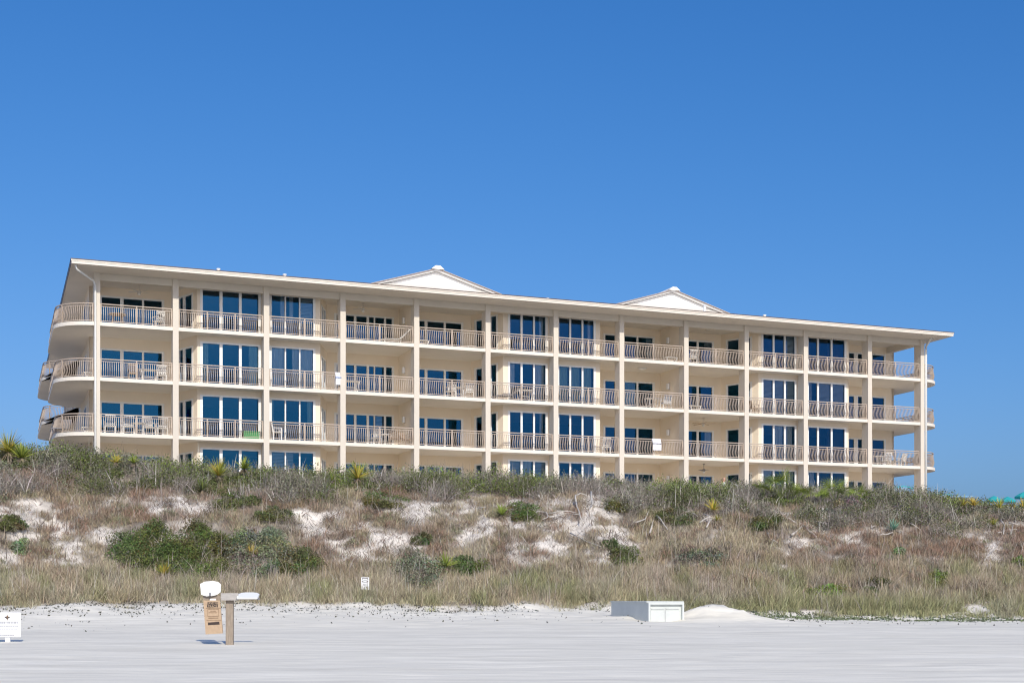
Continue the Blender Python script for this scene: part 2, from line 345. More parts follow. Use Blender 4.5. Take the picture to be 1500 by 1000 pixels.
cur(1,12,1,(0,.2,.8,'curtain')); cur(1,12,0,(0,0,1,'curtain'),(2,.3,1,'curtain'))
cur(4,12,0,(2,0,1,'shade')); cur(1,7,1,(2,.2,.9,'curtain')); cur(1,7,0,(0,0,1,'shade'),(1,0,.9,'curtain'),(2,0,1,'shade'))
cur(4,9,1,(1,.6,1,'shade')); cur(4,10,0,(1,.5,1,'shade')); cur(2,10,0,(1,.5,1,'curtain')); cur(3,9,1,(0,0,1,'curtain_g'))
cur(1,2,1,(0,0,1,'shade'),(1,0,.6,'shade')); cur(2,4,0,(4,.2,.9,'shade'))
for f in (1,2,3,4):
    z0=ZL[f]; ztop=z0+FLR-.21 if f<4 else 12.25
    wall=MB(); trim=[]
    for si,(a,b,wins) in enumerate(segs):
        L_=math.hypot(b[0]-a[0],b[1]-a[1]); u=((b[0]-a[0])/L_,(b[1]-a[1])/L_); n=(-u[1],u[0])   # n = inward
        def q(t,k,z): return (a[0]+u[0]*t+n[0]*k,a[1]+u[1]*t+n[1]*k,z)
        def hx(m_,t0,t1,k0,k1,za,zb): m_.hexa([q(t0,k0,za),q(t1,k0,za),q(t1,k1,za),q(t0,k1,za),q(t0,k0,zb),q(t1,k0,zb),q(t1,k1,zb),q(t0,k1,zb)])
        cut=[]
        for wi,(panes,h0,h1) in enumerate(wins):
            ts=[(wpt(p0,a,b),wpt(p1,a,b)) for p0,p1 in panes]
            ts=[(max(.06,t0),min(L_-.06,t1)) for t0,t1 in ts]
            lo=max(ts[0][0]-.07,.01); hi=min(ts[-1][1]+.07,L_-.01); cut.append((lo,hi,h0,h1+.07))
            fr=MB(); zb=z0+h0; zt_=z0+h1
            hx(fr,lo-.08,hi+.08,-.025,.10,zt_,zt_+.10)         # head
            hx(fr,lo-.08,ts[0][0],-.025,.10,zb,zt_); hx(fr,ts[-1][1],hi+.08,-.025,.10,zb,zt_)
            hx(fr,ts[0][0],ts[-1][1],-.01,.10,zb,zb+.05)
            for (x0,x1),(x2,x3) in zip(ts,ts[1:]): hx(fr,x1,x2,-.015,.10,zb+.05,zt_)
            fo=fr.build('window',M['white'],B)
            gl=MB()
            for t0,t1 in ts: gl.quad(q(t0,.06,zb+.05),q(t1,.06,zb+.05),q(t1,.06,zt_),q(t0,.06,zt_))
            gl.build('pane',M['glass'],fo)
            cs={}
            for (pi,x0,x1,mn) in CUR.get((f,si,wi),()):
                if pi>=len(ts): continue
                t0,t1=ts[pi]; ta=t0+(t1-t0)*x0; tb=t0+(t1-t0)*x1; cm=cs.setdefault((mn,pi),MB()); nn=max(6,int((tb-ta)/.035)); k0=.16
                hb=zb+.05 if mn!='shade' else zb+.1
                for i in range(nn):
                    qa=ta+(tb-ta)*i/nn; qb=ta+(tb-ta)*(i+1)/nn
                    ka=k0+(.05*math.sin(qa*22) if mn!='shade' else 0); kb=k0+(.05*math.sin(qb*22) if mn!='shade' else 0)
                    if mn=='shade':
                        continue
                    cm.quad(q(qa,ka,hb),q(qb,kb,hb),q(qb,kb,zt_),q(qa,ka,zt_))
                if mn=='shade':
                    zz=hb
                    while zz<zt_-.02: hx(cm,ta,tb,k0,k0+.02,zz,zz+.065); zz+=.085
            for (mn,_),cm in cs.items(): cm.build('curtain' if mn!='shade' else 'blind',M[mn],fo)
        cut.sort(); t=0
        for lo,hi,h0,h1 in cut:
            if lo>t: hx(wall,t,lo,0,.2,z0,ztop)
            hx(wall,lo,hi,0,.2,z0+h1,ztop); 
            if h0>.03: hx(wall,lo,hi,0,.2,z0,z0+h0)
            t=hi
        if t<L_: hx(wall,t,L_,0,.2,z0,ztop)
    for s in FIN: wall.box(s-.1,s+.1,.752,W_+.2,z0,ztop)
    wall.build('wall',M['wall'],B)
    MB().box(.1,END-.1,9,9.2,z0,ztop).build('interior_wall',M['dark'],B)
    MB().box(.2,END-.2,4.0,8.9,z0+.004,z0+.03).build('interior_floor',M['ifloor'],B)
# side wall windows seen at the left end
for f in (2,3,4):
    fr=MB().box(wl-.03,wl+.02,6,8.2,ZL[f]+.05,ZL[f]+2.3).build('window',M['white'],B)
    MB().box(wl-.04,wl-.03,6.1,8.1,ZL[f]+.12,ZL[f]+2.2).build('pane',M['grey'],fr)

# railings
def railing(path,z,closed=False,posts=3,ends=(True,True)):
    """path: polyline in (s,d); outward side is to the right of travel"""
    P=[Vector((x,y,0)) for x,y in path]; cum=[0]
    for a,b in zip(P,P[1:]): cum.append(cum[-1]+(b-a).length)
    L_=cum[-1]
    def ev(t):
        t=min(max(t,0),L_); i=0
        while i<len(P)-2 and cum[i+1]<t: i+=1
        d=(P[i+1]-P[i]); l=d.length; u=d/l; p=P[i]+u*(t-cum[i]); return p,u,Vector((u.y,-u.x,0))
    top=MB(); n=max(1,len(P)-1)
    for a,b in zip(P,P[1:]):
        e=(b-a).normalized()*.02 if n>1 else Vector((0,0,0))
        top.bar(a-e+Vector((0,0,z+1.06)),b+e+Vector((0,0,z+1.06)),.075,.055)
    ro_m=MB(); k=int(L_/.118); st=L_/k
    for a,b in zip(P,P[1:]):
        for zz in (.93,.09): ro_m.bar(a+Vector((0,0,z+zz)),b+Vector((0,0,z+zz)),.03,.035)
    prof=[(.105,0.0),(.25,.06),(.42,.085),(.62,.045),(.80,.005),(.915,0)]
    for i in range(k):
        p,u,o=ev((i+.5)*st); b0=len(ro_m.v); w=.0135
        for (h,bl) in prof:
            for sx,sy in ((-w,-w),(w,-w),(w,w),(-w,w)):
                v=p+u*sx+o*(sy+bl); ro_m.v.append((v.x,v.y,z+h))
        for j in range(len(prof)-1):
            for q_ in range(4): ro_m.f.append((b0+j*4+q_,b0+j*4+(q_+1)%4,b0+j*4+4+(q_+1)%4,b0+j*4+4+q_))
    R_=ro_m.build('balcony_railing',M['rail'],B)
    top.build('handrail',M['rail'],R_)
    npost=max(2,int(round(L_/1.9))+1)
    for i in range(npost):
        p,u,o=ev(.03+(L_-.06)*i/(npost-1)); MB().hexa([tuple(p+u*sx+o*sy+Vector((0,0,z+zz))) for zz in (0,1.03) for sx,sy in ((-.035,-.035),(.035,-.035),(.035,.035),(-.035,.035))]).build('rail_post',M['rail'],R_)
sa,sb=left_edge(.14)
for f in (2,3,4):
    z=ZL[f]
    for s0,s1 in zip(CS,CS[1:]): railing([(s0+.18,.17),(s1-.18,.17)],z)
    lp=[(-.19,sa[0][1])]+[q for q in sa if q[0]<-.22]+[(-.22,sa[-1][1])]
    railing([(x,y) for x,y in lp][::-1],z)
    rp=[(END-x+(.12 if i==0 else 0),y) for i,(x,y) in enumerate(lp)]; railing(rp,z)
    lp=[(-.21,sb[0][1])]+[q for q in sb if q[0]<-.25]+[(-.25,sb[-1][1])]; railing(lp[::-1],z)

# ---------------------------------------------------------------- wall lamps, fans, ceiling lights
fn={1:'ground floor',2:'second floor',3:'third floor',4:'top floor'}
l0=None
for k,(fi,ww) in enumerate(((0,'left'),(1,'right'))):
    for f in (4,3,2,1):
        s=FIN[fi]-.105; loc=bw(s,2.35,ZL[f]+1.85)
        lb_=f'white box wall lamp on the {ww} party wall, {fn[f]} balcony'
        if l0 is None:
            l0=empty('wall_lamp',loc,TH,lb_,'wall lamp','white lamps on the party walls')
            MB().box(-.02,0,-.1,.1,-.2,.2).build('back_plate',M['grey'],l0); MB().hexa([(-.14,-.10,-.19),(-.02,-.13,-.19),(-.02,.13,-.19),(-.14,.10,-.19),(-.14,-.10,.19),(-.02,-.13,.19),(-.02,.13,.19),(-.14,.10,.19)]).build('lamp_shade',M['lamp'],l0)
        else: copy_tree(l0,loc,TH,lb_)
def make_fan(loc,label,ml,mbld,n=5,rad=.62,drop=.35):
    e=empty('ceiling_fan',loc,TH+random.random(),label,'ceiling fan','ceiling fans on the balconies')
    MB().tube([(0,0,0),(0,0,-.04)],.08,10).tube([(0,0,-.04),(0,0,-drop)],.02,6).build('rod',M[ml],e)
    MB().tube([(0,0,-drop),(0,0,-drop-.04),(0,0,-drop-.13),(0,0,-drop-.18)],[.06,.12,.12,.06],12).build('motor',M[ml],e,True)
    for i in range(n):
        a=i*2*math.pi/n; c,s_=math.cos(a),math.sin(a)
        def r(x,y,z): return (x*c-y*s_,x*s_+y*c,z-drop-.09)
        MB().hexa([r(.1,-.04,0),(r(rad,-.075,-.02)),r(rad,.075,.01),r(.1,.04,.01),r(.1,-.04,.012),r(rad,-.075,-.008),r(rad,.075,.022),r(.1,.04,.022)]).build('blade',M[mbld],e)
    MB().tube([(0,0,-drop-.18),(0,0,-drop-.25),(0,0,-drop-.28)],[.08,.09,.04],10).build('lamp_shade',M['lamp'],e,True)
    return e
def cz(f): return ZL[f]+FLR-.215 if f<4 else 12.245
make_fan(bw(s_of(204,2.2),2.2,cz(4)),'pale ceiling fan on the top floor balcony nearest the left end','fanw','fanw')
make_fan(bw(s_of(532,2.2),2.2,cz(4)),'pale ceiling fan on the top floor balcony left of the first party wall','fanw','fanw')
make_fan(bw(s_of(1030,2.2),2.2,cz(2)),'wooden bladed ceiling fan on the second floor balcony right of the second party wall','fanw','fanb',5,.85,.3)
make_fan(bw(s_of(1031,2.2),2.2,cz(1)),'grey ceiling fan on the ground floor patio right of the second party wall','steel','grey',4,.4,.35)
cl=empty('ceiling_light',bw(s_of(1037,2.0),2.0,cz(4)),TH,'dark round ceiling light on the top floor balcony right of the second party wall','ceiling light')
MB().tube([(0,0,0),(0,0,-.05)],.22,14).build('base_plate',M['grey'],cl); MB().tube([(0,0,-.05),(0,0,-.10),(0,0,-.13)],[.2,.17,.08],14).build('lamp_shade',M['fanw'],cl,True)
cl=empty('ceiling_light',bw(s_of(941,2.0),2.0,cz(3)),TH,'white round ceiling light on the third floor balcony left of the second party wall','ceiling light')
MB().tube([(0,0,0),(0,0,-.04)],.3,14).build('base_plate',M['white'],cl); MB().tube([(0,0,-.04),(0,0,-.08),(0,0,-.12)],[.28,.24,.12],14).build('lamp_shade',M['lamp'],cl,True)

# ---------------------------------------------------------------- balcony furniture
def make_chair(mt,seat_h=.45,back_h=.95,w=.58,slats=True,cushion=None):
    e=empty('chair')
    for sx in (-1,1):
        MB().bar((sx*(w/2-.03),-.24,0),(sx*(w/2-.03),-.24,seat_h+.2),.045).build('leg',M[mt],e)
        MB().bar((sx*(w/2-.03),.24,0),(sx*(w/2-.03),.24,seat_h),.045).build('leg',M[mt],e)
        MB().bar((sx*(w/2-.02),-.28,seat_h+.22),(sx*(w/2-.02),.27,seat_h+.22),.06,.03).build('armrest',M[mt],e)
    MB().box(-w/2+.03,w/2-.03,-.26,.24,seat_h-.04,seat_h).build('seat',M[mt],e)
    bk=MB(); n=5
    for i in range(n):
        x=-w/2+.06+(w-.12)*i/(n-1); bk.bar((x,.25,seat_h-.02),(x,.36,back_h),.085 if slats else .03,.02)
    bk.bar((-w/2+.02,.365,back_h),(w/2-.02,.365,back_h),.05,.06); bk.bar((-w/2+.02,.27,seat_h+.08),(w/2-.02,.27,seat_h+.08),.03,.05)
    bk.build('backrest',M[mt],e)
    if cushion: MB().box(-w/2+.05,w/2-.05,-.24,.2,seat_h+.002,seat_h+.08).build('cushion',M[cushion],e); MB().hexa([(-w/2+.06,.16,seat_h+.09),(w/2-.06,.16,seat_h+.09),(w/2-.06,.22,seat_h+.09),(-w/2+.06,.22,seat_h+.09),(-w/2+.06,.24,back_h-.05),(w/2-.06,.24,back_h-.05),(w/2-.06,.31,back_h-.05),(-w/2+.06,.31,back_h-.05)]).build('back_cushion',M[cushion],e)
    return e
def make_lattice(mt,**k):
    e=make_chair(mt,slats=False,**k)
    bk=[c for c in e.children if c.name.startswith('backrest')][0]; mbk=MB()
    for i in range(5):
        x=-.25+.1*i
        mbk.bar((x,.27,.5),(x+.12,.36,.98),.025,.02); mbk.bar((x+.12,.272,.5),(x,.362,.98),.025,.02)
    mbk.build('lattice',M[mt],bk); return e
def make_table(mt,r=.5,h=.72,round_=True,low=False):
    e=empty('table')
    if round_: MB().tube([(0,0,h-.03),(0,0,h)],r,16).build('tabletop',M[mt],e)
    else: MB().box(-r,r,-r*.55,r*.55,h-.03,h).build('tabletop',M[mt],e)
    for sx in (-1,1):
        for sy in (-1,1): MB().bar((sx*r*.62,sy*r*(.62 if round_ else .42),0),(sx*r*.5 if round_ else sx*r*.85,sy*r*(.5 if round_ else .45),h-.03),.045).build('leg',M[mt],e)
    a=MB().bar((-r*.5,0,h*.45),(r*.5,0,h*.45),.03).build('stretcher',M[mt],e); return e
def make_chaise(mt):
    e=empty('lounge_chair')
    fr=MB(); fr.tube([(-.95,-.28,.22),(-.6,-.28,.3),(.2,-.28,.32),(.45,-.28,.42),(.95,-.28,.95)],.025,6); fr.tube([(-.95,.28,.22),(-.6,.28,.3),(.2,.28,.32),(.45,.28,.42),(.95,.28,.95)],.025,6); fr.build('frame',M[mt],e,True)
    sl=MB(); P=[(-.95,.22),(-.6,.3),(.2,.32)]
    for i in range(12): x=-.93+i*.095; z=.23+min(i,4)*.018; sl.box(x,x+.06,-.27,.27,z,z+.02)
    sl.build('seat',M[mt],e)
    sl=MB()
    for i in range(8): t=i/7; x=.32+t*.6; z=.38+t*.55; sl.box(x,x+.03,-.27,.27,z,z+.05)
    sl.build('backrest',M[mt],e)
    for x in (-.7,.35):
        for y in (-.28,.28): MB().bar((x,y,0),(x+.03,y,.32),.04).build('leg',M[mt],e)
    return e
def place(e,px,d,f,rz,label,cat,group=None,first=[None]):
    e.location=bw(s_of(px,d),d,ZL[f]+(.004 if f==1 else .002)); e.rotation_euler=(0,0,TH+rz); tag(e,label,cat,group); return e
proto={}
def put(kind,px,d,f,rz,label,cat,group=None,sc=1):
    loc=bw(s_of(px,d),d,ZL[f]+.002)
    if kind not in proto: e=kinds[kind](); proto[kind]=e; e.location=loc
    else: e=copy_tree(proto[kind],loc)
    e.rotation_euler=(0,0,TH+rz); e.scale=(sc,)*3
    for k in ('label','category','group'):
        if k in e: del e[k]
    tag(e,label,cat,group); return e
kinds=dict(wchair=lambda:make_chair('pwhite',.5,1.08,.62), bchair=lambda:make_chair('wicker',.45,1.02,.55,False),
 lchair=lambda:make_lattice('pwhite'), cchair=lambda:make_chair('pwhite',.42,.92,.62,True,'cushion'), wtable=lambda:make_table('pwhite',.42,.72),
 ltable=lambda:make_table('pwhite',.45,.38,False), wrtable=lambda:make_table('pwhite',.55,.72,False), btable=lambda:make_table('wicker',.5,.74), chaise=lambda:make_chaise('pwhite'), dchaise=lambda:make_chaise('grey'), bwchair=lambda:make_chair('wicker',.42,.85,.6,True))
G1='white chairs on the second floor left balcony'
put('wchair',161,1.0,2,math.pi-.0,'white slatted armchair seen from behind, leftmost on the second floor left balcony','chair',G1)
put('wchair',187,.9,2,math.pi+.15,'white slatted armchair left of the small table, second floor left balcony','chair',G1)
put('wchair',219,.9,2,math.pi-.5,'white slatted armchair right of the small table, second floor left balcony','chair',G1)
put('wchair',237,.9,2,math.pi+.1,'white slatted armchair beside the second column, second floor left balcony','chair',G1)
put('wtable',204,.9,2,0,'small white table between the white armchairs, second floor left balcony','table')
put('ltable',130,1.3,2,.2,'low white table on the curved left end of the second floor balcony','table')
put('dchaise',90,2.0,2,1.2,'dark lounge chair on the curved left end of the second floor balcony','lounge chair')
put('bchair',195,.9,3,0,'tan wicker high backed chair on the third floor left balcony','chair')
put('lchair',236,.9,3,math.pi,'pale lattice backed chair beside the second column, third floor left balcony','chair')
put('wrtable',218,1.0,3,0,'pale rectangular table between two chairs, third floor left balcony','table')
put('ltable',132,1.2,3,.3,'low pale table beside the corner column, third floor curved balcony','table')
put('btable',172,1.2,4,0,'brown round table on the top floor left balcony','table')
put('lchair',232,1.0,4,math.pi+.3,'pale lattice backed chair on the top floor left balcony','chair')
put('chaise',577,.9,4,0,'white reclining lounge chair on the top floor balcony left of the first party wall','lounge chair')
put('ltable',618,.9,4,0,'low white table just right of the first party wall, top floor balcony','table')
put('ltable',690,.8,4,0,'tiny low white table beside the sixth column, top floor balcony','table',sc=.6)
put('wrtable',514,.8,3,0,'white table on the third floor balcony left of the first party wall','table')
put('lchair',660,.8,3,math.pi,'white lattice chair left of its table, third floor, right of first party wall','chair')
put('lchair',686,.8,3,math.pi,'white lattice chair right of its table, third floor, right of first party wall','chair')
put('wtable',672,.9,3,0,'small white table between two lattice backed chairs, third floor balcony','table')
put('lchair',551,.8,2,math.pi,'pale lattice chair left of its table, second floor, left of first party wall','chair')
put('wrtable',561,1.2,2,0,'pale table on the second floor balcony left of the first party wall','table')
put('bwchair',578,.8,2,math.pi-.4,'tan wooden armchair beside the pale table, second floor balcony','chair')
put('bwchair',594,.8,2,.6,'tan wooden armchair nearest the first party wall, second floor balcony','chair')
put('wchair',405,.45,2,math.pi/2,'white slatted armchair in front of the bay windows right of the third column, second floor','chair')
put('wrtable',769,.5,3,0,'white table before the bay windows between the two party walls, third floor','table')
put('dchaise',741,.7,3,0,'dark lounge chair beside the sixth column, third floor balcony','lounge chair')
put('wchair',886,.9,2,math.pi,'white slatted armchair between the two party walls, second floor balcony','chair')
put('ltable',982,.8,4,0,'low white table on the top floor balcony left of the second party wall','table')
put('wrtable',957,.8,3,0,'white table on the third floor balcony left of the second party wall','table')
put('cchair',975,.8,3,math.pi,'white armchair with blue cushions on the third floor balcony left of the second party wall','chair')
put('lchair',1013,.9,4,math.pi,'white lattice backed chair just right of the second party wall, top floor','chair')
put('ltable',1017,.8,3,0,'low white table just right of the second party wall, third floor','table')
put('bwchair',1104,.6,3,math.pi/2,'tan wooden armchair beside the tenth column, third floor balcony','chair')
put('dchaise',1330,3.0,3,.3,'dark lounge chair on the third floor right corner balcony','lounge chair')
put('dchaise',1332,3.2,4,.5,'dark lounge chair on the top floor right corner balcony','lounge chair')
put('wtable',1286,1.2,2,0,'white table leftmost on the second floor right corner balcony','table')
G2='chairs with blue cushions on the second floor right corner balcony'
put('cchair',1297,1.1,2,math.pi,'white armchair with blue cushions nearest the white table, right corner balcony','chair',G2)
put('cchair',1309,1.3,2,.3,'white armchair with blue cushions, second from the white table, right corner balcony','chair',G2)
put('cchair',1319,1.4,2,math.pi+.4,'white armchair with blue cushions, third from the white table, right corner balcony','chair',G2)
put('bwchair',1333,1.4,2,.8,'tan wooden armchair beside the corner pier, second floor right corner balcony','chair')
e=empty('storage_bin',bw(s_of(368,.55),.55,ZL[2]+.002),TH,'low green plastic bin behind the railing left of the third column, second floor','storage bin')
m_=MB(); m_.box(-.45,.45,-.22,.22,0,.42); m_.build('body',M['green'],e); MB().box(-.48,.48,-.25,.25,.42,.47).build('lid',M['green'],e)
def towel(px,f,label,m1,m2=None,w=.62):
    s=s_of(px,.17); e=empty('towel',bw(s,.17,ZL[f]+1.1),TH,label,'towel'); q=MB(); n=12
    for sgn,ln in ((-1,.78),(1,.5)):
        for i in range(n):
            x0=-w/2+w*i/n; x1=x0+w/n; y0=sgn*.05+.012*math.sin(i*1.3); y1=sgn*.05+.012*math.sin((i+1)*1.3)
            if sgn<0: y0-=.12; y1-=.12
            q.quad((x0,sgn*.045,0),(x1,sgn*.045,0),(x1,y1,-ln*.5),(x0,y0,-ln*.5)); q.quad((x0,y0,-ln*.5),(x1,y1,-ln*.5),(x1,y1,-ln),(x0,y0,-ln))
    q.quad((-w/2,-.045,0),(w/2,-.045,0),(w/2,.045,0),(-w/2,.045,0)); q.build('cloth',M[m1],e)
    MB().box(-w/2-.002,w/2+.002,-.19,-.045,-.36,-.31).build('stripe',M[m2],e)
towel(961,2,'white beach towel with a dark stripe hung over the second floor railing','towel','grey')
towel(495,3,'white and blue towel hung over the third floor railing left of the fourth column','towel','towelb',.35)

# ---------------------------------------------------------------- person on the patio
def make_person(loc,rz):
    e=empty('person',loc,rz,'bald man in a pale grey shirt standing on the ground floor patio behind the scrub','person')
    J=[(0,0,.98),(0,0,1.15),(0,-.01,1.38),(0,.0,1.52),(0,.01,1.62),(0,-.0,1.72),(0,.0,1.82)]
    Rr=[(.15,.11),(.15,.105),(.17,.11),(.065,.06),(.07,.085),(.08,.1),(.045,.06)]
    E=[(i,i+1) for i in range(6)]
    def addc(par,pts):
        for p,r in pts: J.append(p); Rr.append(r); E.append((par,len(J)-1)); par=len(J)-1
        return par
    for s in (-1,1):
        addc(0,[((s*.1,0,.86),(.085,.085)),((s*.11,-.02,.5),(.058,.058)),((s*.11,.03,.1),(.04,.04)),((s*.12,-.03,.04),(.045,.04)),((s*.13,-.17,.03),(.04,.025))])
        h=addc(2,[((s*.2,0,1.42),(.06,.06)),((s*.27,.03,1.14),(.042,.042)),((s*.25,-.12,.92),(.03,.03)),((s*.245,-.17,.85),(.035,.02))])
        for k in range(4): addc(h,[((s*(.215+.02*k),-.2,.79),(.009,.009)),((s*(.215+.018*k),-.195,.745+.006*abs(k-1)),(.008,.008))])
        addc(h,[((s*.205,-.19,.83),(.01,.01)),((s*.195,-.21,.79),(.009,.009))])
    addc(5,[((0,-.115,1.7),(.016,.022))])
    me=bpy.data.meshes.new('person_body'); me.from_pydata(J,E,[]); me.materials.append(M['skin']); o=bpy.data.objects.new('body',me); col.objects.link(o); o.parent=e
    o.modifiers.new('sk','SKIN'); 
    for v,r in zip(me.skin_vertices[0].data,Rr): v.radius=r
    me.skin_vertices[0].data[0].use_root=True
    sb=o.modifiers.new('ss','SUBSURF'); sb.levels=2; sb.render_levels=2
    def ring(name,levels,m,n=16):
        q=MB(); prev=None
        for (z,rx,ry,cx,cy) in levels:
            b=len(q.v); q.v+=[(cx+rx*math.cos(k*6.2832/n),cy+ry*math.sin(k*6.2832/n),z) for k in range(n)]
            if prev is not None: q.f+=[(prev+k,prev+(k+1)%n,b+(k+1)%n,b+k) for k in range(n)]
            prev=b
        q.build(name,M[m],e,True)
    ring('shirt',[(.92,.19,.14,0,0),(1.15,.18,.135,0,0),(1.35,.22,.145,0,0),(1.44,.21,.13,0,0),(1.49,.12,.1,0,0),(1.53,.075,.075,0,0)],'shirt')
    for s in (-1,1): MB().tube([(s*.19,0,1.45),(s*.245,.02,1.28),(s*.26,.03,1.17)],[.085,.075,.07],10).build('sleeve',M['shirt'],e,True)
    ring('shorts',[(.52,.2,.13,0,0),(.75,.2,.14,0,0),(.97,.185,.14,0,0)],'shorts')
    q=MB(); n=14
    for i,(z,r) in enumerate(((1.66,.092),(1.72,.098),(1.77,.09))): q.v+=[(r*.92*math.cos(R(-10+200*k/(n-1))),.012+r*1.1*math.sin(R(-10+200*k/(n-1))),z) for k in range(n)]
    for i in range(2):
        for k in range(n-1): q.f.append((i*n+k,i*n+k+1,(i+1)*n+k+1,(i+1)*n+k))
    q.build('hair',M['hair'],e,True)
    for s in (-1,1): MB().tube([(s*.035,-.085,1.725),(s*.035,-.1,1.725)],.012,8).build('eye',M['ink'],e)
    return e
pd=.9; make_person(bw(s_of(1060.5,pd),pd,.002),TH+1.2).scale=(1.05,)*3

# ---------------------------------------------------------------- objects on the beach
def curve_text(s,size,m,parent,loc,rot=(R(90),0,0)):
    cu=bpy.data.curves.new('txt','FONT'); cu.body=s; cu.size=size; cu.align_x='CENTER'; cu.extrude=.0008; cu.space_line=.95
    t=bpy.data.objects.new('txt',cu); col.objects.link(t); bpy.context.view_layer.update()
    me=bpy.data.meshes.new_from_object(t.evaluated_get(bpy.context.evaluated_depsgraph_get())); bpy.data.objects.remove(t)
    me.materials.clear(); me.materials.append(m); o=bpy.data.objects.new('lettering',me); col.objects.link(o); o.parent=parent; o.location=loc; o.rotation_euler=rot; return o
# bag dispenser post
Y=32.0; px2=lambda px:(px-750)/2000*Y; zz=lambda py:EYE+(874-py)*Y/2000
x0=px2(336.5); zg=gz(x0,Y); u=Y/2000
D=empty('bag_dispenser_post',(x0,Y,zg),0,'weathered wooden post with a cross board and two white lids on the sand','post')
H=(944-868)*u
MB().box(-5.3*u,5.3*u,-.05,.07,-.4,H-.008).build('post',M['wood'],D)
def X(px): return (px-336.5)*u
def Z(py): return (944-py)*u
MB().box(X(325.5),X(351),-.13,.13,Z(875.5),Z(874.8)+.03).build('shelf_board',M['woodlt'],D)
MB().box(X(325.5),X(351),-.16,-.131,Z(879),Z(868.5)).build('cross_board',M['woodlt'],D)
MB().box(X(299),X(327),-.11,-.07,Z(878.5),Z(872)).build('holder_board',M['wood'],D)
MB().box(X(350.5),X(379),-.14,.12,Z(878.2),Z(874.8)).build('holder_board',M['woodlt'],D)
def lid(cx,cy,cz_,w,h,tilt,th=.02):
    P=[(-.46,-.5),(.46,-.5),(.5,-.36),(.5,.2),(.36,.42),(.2,.5),(-.2,.5),(-.36,.42),(-.5,.2),(-.5,-.36)]
    q=MB(); n=len(P); c,s_=math.cos(tilt),math.sin(tilt)
    for k in (0,th):
        for x,y in P: q.v.append((cx+x*w,cy+y*h*c-k*s_,cz_+y*h*s_+k*c))
    q.f=[tuple(range(n))[::-1],tuple(range(n,2*n))]+[(i,(i+1)%n,n+(i+1)%n,n+i) for i in range(n)]; return q
# raised lid: narrow corners at the bottom
q=MB(); cx=(295+324.5)/2; P=[(294.5,855),(301,851.6),(313,850.8),(320,852),(324.3,855.5),(325,867),(320,870.8),(313,872.6),(305,873),(297,870.8)]
for k in (0,.03):
    for a,b in P: q.v.append((X(a),-.15-k+(b-872)*u*-.35,Z(b)))
n=len(P); q.f=[tuple(range(n)),tuple(range(2*n-1,n-1,-1))]+[(i,n+i,n+(i+1)%n,(i+1)%n) for i in range(n)]
ld=q.build('lid',M['lid'],D); MB().box(X(309),X(311.6),-.225,-.17,Z(872.6),Z(868)).build('hinge',M['grey'],ld)
lid(X(365),-.1,Z(873.3),31*u,.36,.36,.035).build('lid',M['lid'],D)
MB().box(X(309),X(318),-.125,-.111,Z(880),Z(876.6)).build('notice',M['signw'],D)
bag=empty('paper_bag',(x0,Y,zg),0,'brown paper bag hanging from the left arm of the wooden post','paper bag')
q=MB(); F0=[(300.5,879),(325,879),(328.8,927),(304,928.5)]
yf=[-.20,-.20,-.13,-.15]
rows=9; cols=6; 
for side,dy in ((0,0),(1,.07)):
    for r_ in range(rows+1):
        for c_ in range(cols+1):
            t=r_/rows; sx=c_/cols; xl=F0[0][0]+(F0[3][0]-F0[0][0])*t; xr=F0[1][0]+(F0[2][0]-F0[1][0])*t; yy=F0[0][1]+(F0[3][1]-F0[0][1])*t-sx*t*1.5
            q.v.append((X(xl+(xr-xl)*sx),-.20+.0*t+dy*(.25+.75*t)+(.004*math.sin(r_*2.1+c_*1.7) if side==0 else 0)-(.0 if side else 0),Z(yy)))
N1=(rows+1)*(cols+1)
for sd in (0,N1):
    for r_ in range(rows):
        for c_ in range(cols):
            a=sd+r_*(cols+1)+c_; q.f.append((a,a+cols+1,a+cols+2,a+1) if sd==0 else (a,a+1,a+cols+2,a+cols+1))
for r_ in range(rows):
    for c_ in (0,cols): a=r_*(cols+1)+c_; b=a+cols+1; q.f.append((a,a+N1,b+N1,b) if c_==0 else (a,b,b+N1,a+N1))
for c_ in range(cols): a=rows*(cols+1)+c_; q.f.append((a,a+N1,a+1+N1,a+1))
bd=q.build('bag_body',M['paper'],bag)
def shx(a,b): t=(b-879)/48; return X(a)
def panel(a,b,c,d,m,name,yo=-.207): return MB().hexa([(X(a),yo,Z(d)),(X(b),yo,Z(d)-0),(X(b),yo+.003,Z(d)),(X(a),yo+.003,Z(d)),(X(a)-.00,yo,Z(c)),(X(b),yo,Z(c)),(X(b),yo+.003,Z(c)),(X(a),yo+.003,Z(c))]).build(name,m,bag)
panel(306.3,321.8,881.5,889,M['ink'],'printed_block')
curve_text('LEAVE NO\nTRACE',3.6*u*1.25,M['paper'],bag,(X(314),-.2085,Z(884.8)))
fr=MB()
for a,b,c,d in ((307,323,891.5,892),(307,323,902,902.5),(307,307.4,892,902),(322.6,323,892,902)): fr.box(X(a),X(b),-.2065,-.205,Z(d),Z(c))
for a,b,c in ((311,319,894.2),(308.5,321,896.5)): fr.box(X(a),X(b),-.2065,-.205,Z(c+.7),Z(c))
fr.box(X(308),X(322.5),-.2065,-.205,Z(905.1),Z(904.1)); fr.box(X(304.5),X(326),-.2065,-.205,Z(890.6),Z(890.2)); fr.box(X(305.5),X(327),-.2065,-.205,Z(908),Z(907.6)); fr.build('printed_lines',M['inkb'],bag)
